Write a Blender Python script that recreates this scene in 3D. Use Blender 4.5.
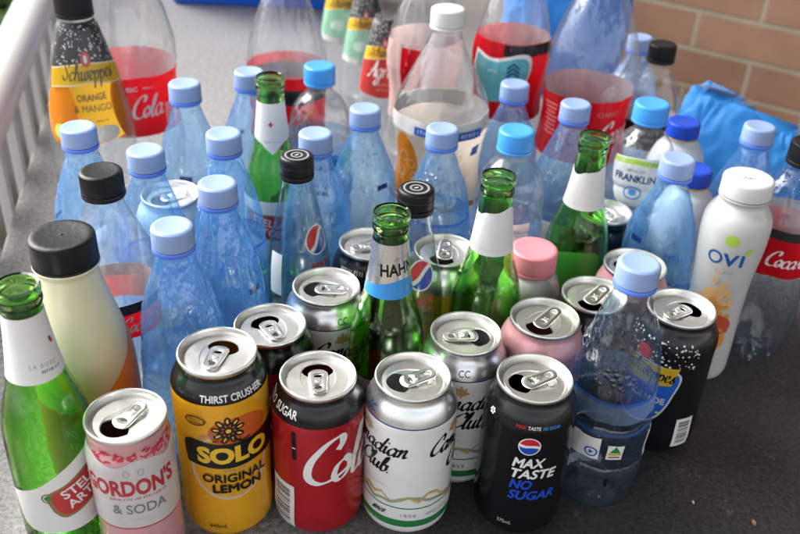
import bpy, bmesh, math, random
from mathutils import Vector, Matrix
from mathutils.geometry import delaunay_2d_cdt
rnd = random.Random(7)
R_ = math.radians
PI = math.pi
S = 0.001                                   # everything below is measured in millimetres

for o in list(bpy.data.objects):
    bpy.data.objects.remove(o)
scene = bpy.context.scene

# ------------------------------------------------------------------ camera
cam_d = bpy.data.cameras.new('camera')
cam = bpy.data.objects.new('camera', cam_d)
scene.collection.objects.link(cam)
scene.camera = cam
PITCH, ROLL, CAM_H = 32.838, 2.92, 0.5398
cam_d.sensor_fit = 'HORIZONTAL'
cam_d.sensor_width = 36.0
cam_d.lens = 906.49 / 800 * 36
cam_d.clip_start, cam_d.clip_end = 0.01, 400
cam.matrix_world = (Matrix.Translation((0, 0, CAM_H)) @ Matrix.Rotation(R_(90 - PITCH), 4, 'X')
                    @ Matrix.Rotation(R_(ROLL), 4, 'Z'))
cam_d.dof.use_dof = True
cam_d.dof.focus_distance = 0.655
cam_d.dof.aperture_fstop = 7.2
cam_d.dof.aperture_blades = 8

# ------------------------------------------------------------------ light
SUN_EL, SUN_AZ = 42, -60                    # behind the bottles and to the left; degrees from +Y, + is right
SUN_STRENGTH, SUN_ANGLE, SKY_STRENGTH, EXPOSURE = 1.2, 50, 0.15, 1.66
w = bpy.data.worlds.new('World')
scene.world = w
w.use_nodes = True
nt = w.node_tree
sky = nt.nodes.new('ShaderNodeTexSky')
sky.sky_type = 'NISHITA'
sky.sun_disc = False
sky.sun_elevation = R_(SUN_EL)
sky.sun_rotation = R_(SUN_AZ)
sky.air_density, sky.dust_density, sky.ozone_density = 1.0, 4.0, 1.0
hs = nt.nodes.new('ShaderNodeHueSaturation')
hs.inputs['Saturation'].default_value = 0.22
nt.links.new(sky.outputs[0], hs.inputs['Color'])
bg = nt.nodes['Background']
bg.inputs['Strength'].default_value = SKY_STRENGTH
nt.links.new(hs.outputs[0], bg.inputs['Color'])
sd = bpy.data.lights.new('sun', 'SUN')
sd.energy, sd.angle, sd.color = SUN_STRENGTH, R_(SUN_ANGLE), (1.0, 0.985, 0.965)
sun = bpy.data.objects.new('sun', sd)
scene.collection.objects.link(sun)
sdir = Vector((math.sin(R_(SUN_AZ)) * math.cos(R_(SUN_EL)), math.cos(R_(SUN_AZ)) * math.cos(R_(SUN_EL)), math.sin(R_(SUN_EL))))
sun.rotation_euler = sdir.to_track_quat('Z', 'Y').to_euler()
sun.location = sdir * 5

vs = scene.view_settings
vs.view_transform = 'Standard'
vs.look = 'None'
vs.exposure = EXPOSURE
vs.gamma = 1.0
vs.use_curve_mapping = False
cy = scene.cycles
cy.use_denoising = True
cy.max_bounces = 14
cy.diffuse_bounces = 4
cy.glossy_bounces = 4
cy.transmission_bounces = 12
cy.transparent_max_bounces = 64
cy.sample_clamp_indirect = 6.0
cy.caustics_reflective = False
cy.caustics_refractive = True
cy.blur_glossy = 1.0

# ------------------------------------------------------------------ materials
MATS = {}
def newmat(name):
    m = bpy.data.materials.new(name)
    m.use_nodes = True
    return m, m.node_tree, m.node_tree.nodes['Principled BSDF']

def N(nt, t, **kw):
    n = nt.nodes.new(t)
    for k, v in kw.items():
        setattr(n, k, v)
    return n

def pbr(name, col, rough=0.45, metal=0.0, var=0.06, vscale=60, bump=0.0, bscale=300, coat=0.0, sss=0.0, back=None, spec=0.5):
    """a Principled surface with slight mottling of its colour and gloss; back = colour of the reverse side"""
    if name in MATS:
        return MATS[name]
    m, nt, p = newmat(name)
    tc = N(nt, 'ShaderNodeTexCoord')
    no = N(nt, 'ShaderNodeTexNoise')
    no.inputs['Scale'].default_value = vscale
    no.inputs['Detail'].default_value = 6
    nt.links.new(tc.outputs['Object'], no.inputs['Vector'])
    rp = N(nt, 'ShaderNodeMapRange')
    rp.inputs['To Min'].default_value = 1 - var * 2
    rp.inputs['To Max'].default_value = 1 + var * 2
    nt.links.new(no.outputs['Fac'], rp.inputs['Value'])
    mx = N(nt, 'ShaderNodeMix', data_type='RGBA', blend_type='MULTIPLY')
    mx.inputs['Factor'].default_value = 1
    mx.inputs['A'].default_value = (*col, 1)
    nt.links.new(rp.outputs[0], mx.inputs['B'])
    src = mx.outputs['Result']
    if back:
        g = N(nt, 'ShaderNodeNewGeometry')
        bk = N(nt, 'ShaderNodeMix', data_type='RGBA')
        bk.inputs['B'].default_value = (*back, 1)
        nt.links.new(g.outputs['Backfacing'], bk.inputs['Factor'])
        nt.links.new(src, bk.inputs['A'])
        src = bk.outputs['Result']
    nt.links.new(src, p.inputs['Base Color'])
    r2 = N(nt, 'ShaderNodeMapRange')
    r2.inputs['To Min'].default_value = max(0.02, rough - 0.1)
    r2.inputs['To Max'].default_value = rough + 0.1
    nt.links.new(no.outputs['Fac'], r2.inputs['Value'])
    nt.links.new(r2.outputs[0], p.inputs['Roughness'])
    p.inputs['Metallic'].default_value = metal
    p.inputs['Specular IOR Level'].default_value = spec
    p.inputs['Coat Weight'].default_value = coat
    p.inputs['Coat Roughness'].default_value = 0.12
    if sss:
        p.inputs['Subsurface Weight'].default_value = sss
        p.inputs['Subsurface Radius'].default_value = (0.004, 0.004, 0.005)
        p.inputs['Subsurface Scale'].default_value = 1
    if bump:
        n2 = N(nt, 'ShaderNodeTexNoise')
        n2.inputs['Scale'].default_value = bscale
        n2.inputs['Detail'].default_value = 4
        nt.links.new(tc.outputs['Object'], n2.inputs['Vector'])
        b = N(nt, 'ShaderNodeBump')
        b.inputs['Strength'].default_value = bump
        b.inputs['Distance'].default_value = 0.002
        nt.links.new(n2.outputs['Fac'], b.inputs['Height'])
        nt.links.new(b.outputs[0], p.inputs['Normal'])
    MATS[name] = m
    return m

def film(name, tint, edge, diff=0.05, dcol=(0.6, 0.75, 0.95), rough=0.04, wobble=0.25, drops=0.0, gloss=1.6):
    """thin clear wall: light goes straight through and is tinted more where the wall is seen edge on; the rest mirrors"""
    if name in MATS:
        return MATS[name]
    m, nt, p = newmat(name)
    nt.nodes.remove(p)
    out = nt.nodes['Material Output']
    tc = N(nt, 'ShaderNodeTexCoord')
    oi = N(nt, 'ShaderNodeObjectInfo')
    va = N(nt, 'ShaderNodeVectorMath', operation='ADD')
    nt.links.new(tc.outputs['Object'], va.inputs[0])
    nt.links.new(oi.outputs['Location'], va.inputs[1])
    mp = N(nt, 'ShaderNodeMapping')
    mp.inputs['Scale'].default_value = (1, 1, 0.45)
    nt.links.new(va.outputs[0], mp.inputs['Vector'])
    no = N(nt, 'ShaderNodeTexNoise')
    no.inputs['Scale'].default_value = 70
    no.inputs['Detail'].default_value = 3
    nt.links.new(mp.outputs[0], no.inputs['Vector'])
    b = N(nt, 'ShaderNodeBump')
    b.inputs['Strength'].default_value = wobble
    b.inputs['Distance'].default_value = 0.004
    nt.links.new(no.outputs['Fac'], b.inputs['Height'])
    nrm = b.outputs[0]
    dropmask = None
    if drops:
        vo = N(nt, 'ShaderNodeTexVoronoi')
        vo.inputs['Scale'].default_value = 210
        nt.links.new(va.outputs[0], vo.inputs['Vector'])
        n3 = N(nt, 'ShaderNodeTexNoise')
        n3.inputs['Scale'].default_value = 28
        nt.links.new(va.outputs[0], n3.inputs['Vector'])
        th = N(nt, 'ShaderNodeMapRange')          # drops only in patches, of varied size
        th.inputs['From Min'].default_value = 0.48
        th.inputs['From Max'].default_value = 0.70
        th.inputs['To Min'].default_value = 0.0
        th.inputs['To Max'].default_value = 0.5
        nt.links.new(n3.outputs['Fac'], th.inputs['Value'])
        lt = N(nt, 'ShaderNodeMath', operation='SUBTRACT')
        nt.links.new(th.outputs[0], lt.inputs[0])
        nt.links.new(vo.outputs['Distance'], lt.inputs[1])
        mxx = N(nt, 'ShaderNodeMath', operation='MAXIMUM')
        nt.links.new(lt.outputs[0], mxx.inputs[0])
        mxx.inputs[1].default_value = 0
        b2 = N(nt, 'ShaderNodeBump')
        b2.inputs['Strength'].default_value = drops
        b2.inputs['Distance'].default_value = 0.004
        nt.links.new(mxx.outputs[0], b2.inputs['Height'])
        nt.links.new(nrm, b2.inputs['Normal'])
        nrm = b2.outputs[0]
    lw = N(nt, 'ShaderNodeLayerWeight')
    lw.inputs['Blend'].default_value = 0.5
    nt.links.new(nrm, lw.inputs['Normal'])
    lw2 = N(nt, 'ShaderNodeLayerWeight')
    lw2.inputs['Blend'].default_value = 0.5
    pw = N(nt, 'ShaderNodeMath', operation='POWER')
    nt.links.new(lw2.outputs['Facing'], pw.inputs[0])
    pw.inputs[1].default_value = 2.6
    mx = N(nt, 'ShaderNodeMix', data_type='RGBA')
    nt.links.new(pw.outputs[0], mx.inputs['Factor'])
    mx.inputs['A'].default_value = (*tint, 1)
    mx.inputs['B'].default_value = (*edge, 1)
    tr = N(nt, 'ShaderNodeBsdfTransparent')
    nt.links.new(mx.outputs['Result'], tr.inputs['Color'])
    p5 = N(nt, 'ShaderNodeMath', operation='POWER')
    nt.links.new(lw.outputs['Facing'], p5.inputs[0])
    p5.inputs[1].default_value = 4.5
    ma = N(nt, 'ShaderNodeMath', operation='MULTIPLY_ADD')
    nt.links.new(p5.outputs[0], ma.inputs[0])
    ma.inputs[1].default_value = 0.8
    ma.inputs[2].default_value = 0.04 * gloss
    ma.use_clamp = True
    gl = N(nt, 'ShaderNodeBsdfGlossy')
    gl.inputs['Roughness'].default_value = rough
    nt.links.new(nrm, gl.inputs['Normal'])
    m1 = N(nt, 'ShaderNodeMixShader')
    nt.links.new(ma.outputs[0], m1.inputs['Fac'])
    nt.links.new(tr.outputs[0], m1.inputs[1])
    nt.links.new(gl.outputs[0], m1.inputs[2])
    last = m1.outputs[0]
    if diff:
        df = N(nt, 'ShaderNodeBsdfDiffuse')
        df.inputs['Color'].default_value = (*dcol, 1)
        tl = N(nt, 'ShaderNodeBsdfTranslucent')
        tl.inputs['Color'].default_value = (*dcol, 1)
        m0 = N(nt, 'ShaderNodeMixShader')
        m0.inputs['Fac'].default_value = 0.5
        nt.links.new(df.outputs[0], m0.inputs[1])
        nt.links.new(tl.outputs[0], m0.inputs[2])
        m2 = N(nt, 'ShaderNodeMixShader')
        m2.inputs['Fac'].default_value = diff
        nt.links.new(last, m2.inputs[1])
        nt.links.new(m0.outputs[0], m2.inputs[2])
        last = m2.outputs[0]
    nt.links.new(last, out.inputs['Surface'])
    MATS[name] = m
    return m

def glass(name, col, dens=1.0):
    if name in MATS:
        return MATS[name]
    m, nt, p = newmat(name)
    p.inputs['Base Color'].default_value = (*col, 1)
    p.inputs['Roughness'].default_value = 0.02
    p.inputs['IOR'].default_value = 1.5
    p.inputs['Transmission Weight'].default_value = 1.0
    tc = N(nt, 'ShaderNodeTexCoord')
    no = N(nt, 'ShaderNodeTexNoise')
    no.inputs['Scale'].default_value = 55
    nt.links.new(tc.outputs['Object'], no.inputs['Vector'])
    b = N(nt, 'ShaderNodeBump')
    b.inputs['Strength'].default_value = 0.12
    b.inputs['Distance'].default_value = 0.003
    nt.links.new(no.outputs['Fac'], b.inputs['Height'])
    nt.links.new(b.outputs[0], p.inputs['Normal'])
    MATS[name] = m
    return m

PET_BLUE = film('pale_blue_plastic', (0.77, 0.915, 1.0), (0.44, 0.70, 0.99), 0.17, (0.17, 0.50, 1.0), 0.035, 0.9, 1.0, 2.8)
PET_FRONT = film('faint_blue_plastic', (0.88, 0.935, 0.985), (0.60, 0.73, 0.90), 0.025, (0.20, 0.42, 0.85), 0.05, 0.45, 0.6, 2.2)
PET_CLEAR = film('clear_plastic', (0.95, 0.96, 0.97), (0.60, 0.65, 0.70), 0.045, (0.85, 0.88, 0.92), 0.05, 0.45, 0.35, 2.0)
PET_DROPS = film('wet_clear_plastic', (0.93, 0.96, 0.99), (0.55, 0.66, 0.80), 0.015, (0.6, 0.75, 0.95), 0.05, 0.35, 1.0)
GLASS_CLEAR = film('clear_bottle_glass', (0.90, 0.935, 0.93), (0.42, 0.52, 0.52), 0.0, (1, 1, 1), 0.015, 0.12, 0.0, 2.2)
GLASS_GREEN = glass('green_bottle_glass', (0.42, 0.85, 0.23))
BLUE_FILM = film('printed_blue_film', (0.25, 0.45, 0.92), (0.10, 0.25, 0.75), 0.25, (0.12, 0.30, 0.80), 0.2, 0.1)
PALE_FILM = film('printed_pale_film', (0.62, 0.76, 0.95), (0.3, 0.5, 0.85), 0.18, (0.5, 0.68, 0.95), 0.2, 0.1)
CAP_ICE = pbr('ice_blue_cap_plastic', (0.28, 0.39, 0.66), 0.36, var=0.02, sss=0.15)
CAP_SKY = pbr('sky_blue_cap_plastic', (0.06, 0.34, 0.86), 0.35, var=0.03)
CAP_NAVY = pbr('royal_blue_cap_plastic', (0.01, 0.07, 0.55), 0.35, var=0.03)
RING_BLUE = pbr('blue_ring_plastic', (0.10, 0.22, 0.80), 0.3, var=0.03)
CAP_BLACK = pbr('black_cap_plastic', (0.008, 0.008, 0.009), 0.36, var=0.1, bump=0.1, spec=0.25)
CAP_WHITE = pbr('white_cap_plastic', (0.66, 0.66, 0.64), 0.4, var=0.02, sss=0.1)
CAP_PINK = pbr('pink_cap_plastic', (0.80, 0.26, 0.30), 0.45, var=0.03, sss=0.1)
ALU = pbr('brushed_aluminium', (0.74, 0.73, 0.70), 0.36, 1.0, 0.10, 70, 0.05, 120)
ALU_TAB = pbr('bright_aluminium', (0.86, 0.85, 0.83), 0.22, 1.0, 0.02, 90)
SILVER = pbr('silver_print', (0.70, 0.70, 0.70), 0.28, 0.9, 0.03)
def ink(name, col, rough=0.3, metal=0.0, coat=0.3, **k):
    return pbr(name, col, rough, metal, 0.04, 45, coat=coat, **k)
def sleeve(name, col, back, tl=0.45, rough=.22):
    """thin printed wrap: one colour outside, another inside, and light shining through it"""
    m, nt, p = newmat(name)
    nt.nodes.remove(p)
    g = N(nt, 'ShaderNodeNewGeometry')
    mx = N(nt, 'ShaderNodeMix', data_type='RGBA')
    mx.inputs['A'].default_value = (*col, 1); mx.inputs['B'].default_value = (*back, 1)
    nt.links.new(g.outputs['Backfacing'], mx.inputs['Factor'])
    df = N(nt, 'ShaderNodeBsdfDiffuse'); nt.links.new(mx.outputs['Result'], df.inputs['Color'])
    tr = N(nt, 'ShaderNodeBsdfTranslucent'); tr.inputs['Color'].default_value = (*col, 1)
    a = N(nt, 'ShaderNodeMixShader'); a.inputs['Fac'].default_value = tl
    nt.links.new(df.outputs[0], a.inputs[1]); nt.links.new(tr.outputs[0], a.inputs[2])
    gl = N(nt, 'ShaderNodeBsdfGlossy'); gl.inputs['Roughness'].default_value = rough
    lw = N(nt, 'ShaderNodeLayerWeight'); lw.inputs['Blend'].default_value = .5
    pw = N(nt, 'ShaderNodeMath', operation='POWER'); pw.inputs[1].default_value = 5
    nt.links.new(lw.outputs['Facing'], pw.inputs[0])
    ma = N(nt, 'ShaderNodeMath', operation='MULTIPLY_ADD'); ma.inputs[1].default_value = .4; ma.inputs[2].default_value = .02
    nt.links.new(pw.outputs[0], ma.inputs[0])
    b = N(nt, 'ShaderNodeMixShader'); nt.links.new(ma.outputs[0], b.inputs['Fac'])
    nt.links.new(a.outputs[0], b.inputs[1]); nt.links.new(gl.outputs[0], b.inputs[2])
    nt.links.new(b.outputs[0], nt.nodes['Material Output'].inputs['Surface'])
    MATS[name] = m
    return m
WHITE = ink('white_print', (0.78, 0.78, 0.76))
PAPER = ink('white_paper_label', (0.76, 0.76, 0.74), 0.6, coat=0, bump=0.15, bscale=250, back=(0.6, 0.6, 0.58))
BLACK = ink('black_print', (0.005, 0.005, 0.006), 0.2, coat=0.0, spec=0.4)
RED = ink('red_print', (0.42, 0.006, 0.014), 0.28, 0.2, 0.15)
RED_LABEL = sleeve('red_film_label', (0.62, 0.008, 0.016), (0.72, 0.60, 0.59), .38)
BLACK_LABEL = ink('black_film_label', (0.01, 0.01, 0.011), 0.4, back=(0.55, 0.53, 0.53))
YELLOW = ink('amber_can_lacquer', (0.80, 0.38, 0.008), 0.27, 0.2)
GOLD = ink('gold_print', (0.62, 0.42, 0.10), 0.35)
BANNER = sleeve('yellow_banner_print', (0.80, 0.50, 0.03), (0.5, 0.4, 0.2), .3)
ORANGE = sleeve('orange_print', (0.82, 0.27, 0.02), (0.5, 0.4, 0.3), .3)
DEEPRED = ink('deep_red_print', (0.45, 0.02, 0.02))
LIME = ink('lime_print', (0.42, 0.62, 0.08))
GREENP = ink('green_print', (0.02, 0.22, 0.06))
MINT = sleeve('mint_label_print', (0.40, 0.74, 0.52), (0.4, 0.6, 0.5))
CORAL = sleeve('coral_label_print', (0.70, 0.07, 0.06), (0.55, 0.4, 0.38))
BLUEP = ink('blue_print', (0.012, 0.10, 0.48))
SKYP = ink('sky_blue_print', (0.04, 0.30, 0.72))
NAVYP = ink('navy_print', (0.012, 0.03, 0.18))
TEAL = ink('teal_print', (0.10, 0.42, 0.46))
GREY = ink('grey_print', (0.28, 0.28, 0.29))
LGREY = ink('pale_grey_print', (0.58, 0.58, 0.57))
PINK = ink('pink_can_lacquer', (0.62, 0.31, 0.33), 0.3, 0.2)
PINKDK = ink('dark_pink_print', (0.46, 0.02, 0.05))
PEACH = ink('peach_print', (0.76, 0.32, 0.07))
PEACHL = ink('pale_peach_print', (0.80, 0.50, 0.22))
CREAM_B = pbr('cream_bottle_plastic', (0.70, 0.67, 0.47), 0.32, var=0.03, coat=0.3, sss=0.1)
WHITE_B = pbr('white_bottle_plastic', (0.55, 0.55, 0.54), 0.35, var=0.02, coat=0.2)
MILKY_B = pbr('milky_bottle_plastic', (0.62, 0.66, 0.70), 0.35, var=0.03, coat=0.2)

# ------------------------------------------------------------------ object helpers
def link(name, bm, mats, parent=None, smooth=True, angle=38):
    me = bpy.data.meshes.new(name)
    bm.to_mesh(me)
    bm.free()
    for m in (mats if isinstance(mats, (list, tuple)) else [mats]):
        me.materials.append(m)
    if smooth:
        me.polygons.foreach_set('use_smooth', [True] * len(me.polygons))
        me.set_sharp_from_angle(angle=R_(angle))
    o = bpy.data.objects.new(name, me)
    scene.collection.objects.link(o)
    if parent:
        o.parent = parent
    return o

def tag(o, label, cat=None, group=None, kind=None):
    if label: o['label'] = label
    if cat: o['category'] = cat
    if group: o['group'] = group
    if kind: o['kind'] = kind
    return o

def thing(name, label, cat, x, y, z=0.0, turn=0.0, group=None):
    """an Empty on the table at x, y (mm), its front (local -Y) turned to the near side of the table"""
    o = bpy.data.objects.new(name, None)
    o.empty_display_size = 0.03
    scene.collection.objects.link(o)
    o.location = (x * S, y * S, z * S)
    o.rotation_euler = (0, 0, math.atan2(-x, y) + R_(turn))
    return tag(o, label, cat, group)

class Prof:
    """smooth profile of a turned body: (r, z[, 'c' for a crisp corner]) from top to bottom, mm"""
    def __init__(self, pts, n=6):
        P = [(p[0], p[1]) for p in pts]
        C = [len(p) > 2 or i in (0, len(pts) - 1) for i, p in enumerate(pts)]
        out = []
        for i in range(len(P) - 1):
            p1, p2 = P[i], P[i + 1]
            p0 = P[i - 1] if i > 0 and not C[i] else p1
            p3 = P[i + 2] if i + 2 < len(P) and not C[i + 1] else p2
            L = math.hypot(p2[0] - p1[0], p2[1] - p1[1])
            if L < 1.2:
                out.append(p1); continue
            d01 = max(math.hypot(p1[0] - p0[0], p1[1] - p0[1]), 1e-6)
            d23 = max(math.hypot(p3[0] - p2[0], p3[1] - p2[1]), 1e-6)
            def tan(a, b, c, da, db):
                if da < 1e-5: return ((c[0] - b[0]), (c[1] - b[1]))
                if db < 1e-5: return ((b[0] - a[0]), (b[1] - a[1]))
                return tuple(((b[k] - a[k]) / da * db + (c[k] - b[k]) / db * da) / (da + db) for k in (0, 1))
            t1 = tuple(L * v for v in (lambda t, l: (t[0] / l, t[1] / l))(*(lambda t: (t, max(math.hypot(*t), 1e-6)))(tan(p0, p1, p2, d01 if p0 != p1 else 0, L))))
            t2 = tuple(L * v for v in (lambda t, l: (t[0] / l, t[1] / l))(*(lambda t: (t, max(math.hypot(*t), 1e-6)))(tan(p1, p2, p3, L, d23 if p3 != p2 else 0))))
            for k in range(n):
                t = k / n
                h00, h10, h01, h11 = 2*t**3 - 3*t*t + 1, t**3 - 2*t*t + t, -2*t**3 + 3*t*t, t**3 - t*t
                out.append(tuple(h00 * p1[j] + h10 * t1[j] + h01 * p2[j] + h11 * t2[j] for j in (0, 1)))
        out.append(P[-1])
        fine = [out[0]]
        for q in out[1:]:                        # long straight runs get extra rings, so that dents can show
            m = max(1, int(math.hypot(q[0] - fine[-1][0], q[1] - fine[-1][1]) / 4.5)) if q[0] > 8 else 1
            p_ = fine[-1]
            fine += [(p_[0] + (q[0] - p_[0]) * k / m, p_[1] + (q[1] - p_[1]) * k / m) for k in range(1, m + 1)]
        self.pts = [(max(r, 0), z) for r, z in fine]
    def r(self, z):
        best = 0
        for (r1, z1), (r2, z2) in zip(self.pts, self.pts[1:]):
            lo, hi = min(z1, z2), max(z1, z2)
            if lo - 1e-6 <= z <= hi + 1e-6:
                t = 0.5 if hi - lo < 1e-6 else (z - z1) / (z2 - z1)
                best = max(best, r1 + (r2 - r1) * t)
        if best == 0:
            best = self.pts[0][0] if z > self.pts[0][1] else self.pts[-1][0]
        return best

def lathe(bm, pts, seg=72, mi=0, ribs=0, ribz=None, lobes=None):
    """turn pts (r, z from top to bottom) about Z; normals outwards"""
    rings = []
    for r, z in pts:
        if r < 0.02:
            rings.append([bm.verts.new((0, 0, z * S))])
            continue
        ring = []
        for k in range(seg):
            a = 2 * PI * k / seg
            rr, zz = r, z
            if ribs and ribz[0] <= z <= ribz[1] and k % 2:
                rr -= ribs
            if lobes and z < lobes[1]:
                q = (1 - z / lobes[1])
                rr *= 1 - lobes[2] * q * (0.5 - 0.5 * math.cos(lobes[0] * a))
                zz += lobes[3] * q * q * (0.5 - 0.5 * math.cos(lobes[0] * a))
            ring.append(bm.verts.new((rr * math.cos(a) * S, rr * math.sin(a) * S, zz * S)))
        rings.append(ring)
    for A, B in zip(rings, rings[1:]):
        if len(A) == 1 and len(B) == 1: continue
        for k in range(seg):
            j = (k + 1) % seg
            if len(A) == 1: f = bm.faces.new((A[0], B[k], B[j]))
            elif len(B) == 1: f = bm.faces.new((A[k], B[0], A[j]))
            else: f = bm.faces.new((A[k], B[k], B[j], A[j]))
            f.material_index = mi
    return bm

# ------------------------------------------------------------------ flat artwork: a shape is (2D verts, faces), mm
def poly(outer, holes=()):
    pts, edges, n = [], [], 0
    for loop in (outer, *holes):
        k = len(loop)
        pts += [Vector((p[0], p[1])) for p in loop]
        edges += [(n + i, n + (i + 1) % k) for i in range(k)]
        n += k
    v, e, f, *_ = delaunay_2d_cdt(pts, edges, [], 2 if holes else 1, 1e-5)
    v = [(p.x, p.y) for p in v]
    if holes:                                  # drop what lies in a hole
        def inside(p, L):
            c = False
            for (x1, y1), (x2, y2) in zip(L, L[1:] + L[:1]):
                if (y1 > p[1]) != (y2 > p[1]) and p[0] < (x2 - x1) * (p[1] - y1) / (y2 - y1) + x1: c = not c
            return c
        keep = []
        for t in f:
            c = (sum(v[i][0] for i in t) / len(t), sum(v[i][1] for i in t) / len(t))
            if inside(c, list(outer)) and not any(inside(c, list(h)) for h in holes): keep.append(t)
        f = keep
    return v, [list(t) for t in f]

def rect(w, h): return [(-w/2, -h/2), (w/2, -h/2), (w/2, h/2), (-w/2, h/2)], [[0, 1, 2, 3]]
def loop_ell(a, b, n=40, x=0, y=0): return [(x + a*math.cos(2*PI*k/n), y + b*math.sin(2*PI*k/n)) for k in range(n)]
def ell(a, b, n=40): return poly(loop_ell(a, b, n))
def ring(a, b, t, n=48): return poly(loop_ell(a, b, n), [loop_ell(a - t, b - t, n)])
def mv(sh, x=0, y=0, rot=0, sx=1, sy=None, shear=0):
    sy = sx if sy is None else sy
    c, s = math.cos(R_(rot)), math.sin(R_(rot))
    out = []
    for px, py in sh[0]:
        px, py = px * sx + shear * py * sy, py * sy
        out.append((c*px - s*py + x, s*px + c*py + y))
    return out, sh[1]
def join(*shs):
    v, f = [], []
    for s in shs:
        n = len(v); v += s[0]; f += [[i + n for i in t] for t in s[1]]
    return v, f

_tc = {}
def text(s, h, w=None, bold=0.0, shear=0.0, align='C', space=1.0):
    """printed capitals of height h; w forces the width"""
    if 'M' in s: bold = 0.0                    # a heavier M would fill its own notch
    key = (s, bold, shear, space)
    if key not in _tc:
        cu = bpy.data.curves.new('lettering', 'FONT')
        cu.body = s
        cu.size = 1
        cu.offset = bold
        cu.shear = shear
        cu.space_character = space
        cu.resolution_u = 3
        o = bpy.data.objects.new('lettering', cu)
        scene.collection.objects.link(o)
        dg = bpy.context.evaluated_depsgraph_get()
        me = bpy.data.meshes.new_from_object(o.evaluated_get(dg))
        v = [(p.co.x, p.co.y) for p in me.vertices]
        f = [list(p.vertices) for p in me.polygons]
        bpy.data.objects.remove(o)
        bpy.data.curves.remove(cu)
        bpy.data.meshes.remove(me)
        x0, x1 = min(p[0] for p in v), max(p[0] for p in v)
        y0, y1 = min(p[1] for p in v), max(p[1] for p in v)
        v = [((p[0] - x0) / (y1 - y0), (p[1] - (y0 + y1) / 2) / (y1 - y0)) for p in v]
        # faces of text meshes may wind either way: make them counter-clockwise
        g = []
        for t in f:
            a = sum(v[t[i]][0] * v[t[(i+1) % len(t)]][1] - v[t[(i+1) % len(t)]][0] * v[t[i]][1] for i in range(len(t)))
            g.append(t if a > 0 else t[::-1])
        _tc[key] = (v, g, (x1 - x0) / (y1 - y0))
    v, f, asp = _tc[key]
    sx = h if w is None else w / asp
    W = asp * sx
    dx = {'C': -W / 2, 'L': 0, 'R': -W}[align]
    return [(p[0] * sx + dx, p[1] * h) for p in v], f

def heavy(s, h, w, d, shear=0.0, align='C'):
    b = text(s, h, w, 0, shear, align)
    return [mv(b, x, y) for x, y in ((0, 0), (d, 0), (-d, 0), (0, d), (0, -d))]

def tiny(w, h, rows=1, seed=0):
    """print too small to read: rows of short upright strokes"""
    r = random.Random(seed); out = []
    for j in range(rows):
        x = -w / 2; y = h * 1.7 * ((rows - 1) / 2 - j)
        while x < w / 2 - h * .3:
            ww = h * r.uniform(.25, .6)
            k = r.random()
            if k < .4: out.append(mv(rect(ww, h * .22), x + ww / 2, y + h * .38)); out.append(mv(rect(h * .2, h * .9), x + ww / 2, y))
            elif k < .8: out.append(mv(ring(ww / 2 + .01, h / 2, h * .16, 10), x + ww / 2, y))
            else: out.append(mv(rect(h * .2, h), x + ww / 2, y))
            x += ww + h * (.22 if r.random() < .8 else .6)
    return join(*out)

def spline(pts, n=7):
    out = []
    for i in range(len(pts) - 1):
        p0, p1, p2, p3 = pts[max(i-1, 0)], pts[i], pts[i+1], pts[min(i+2, len(pts)-1)]
        for k in range(n):
            t = k / n
            out.append(tuple(0.5 * (2*p1[j] + (p2[j]-p0[j])*t + (2*p0[j]-5*p1[j]+4*p2[j]-p3[j])*t*t + (3*p1[j]-p0[j]-3*p2[j]+p3[j])*t**3) for j in (0, 1)))
    out.append(tuple(pts[-1][:2]))
    return out

def stroke(pts, wide, thin=None, nib=35, smooth=True):
    """a pen stroke: as wide as a broad nib held at that angle makes it"""
    thin = wide * 0.35 if thin is None else thin
    P = spline(pts) if smooth else [tuple(p[:2]) for p in pts]
    v, f = [], []
    for i, p in enumerate(P):
        a, b = P[max(i-1, 0)], P[min(i+1, len(P)-1)]
        d = math.atan2(b[1]-a[1], b[0]-a[0])
        hw = (thin + (wide - thin) * abs(math.sin(d - R_(nib)))) / 2
        nx, ny = -math.sin(d) * hw, math.cos(d) * hw
        v += [(p[0]+nx, p[1]+ny), (p[0]-nx, p[1]-ny)]
        if i: f.append([2*i-2, 2*i-1, 2*i+1, 2*i])
    return v, f

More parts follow.
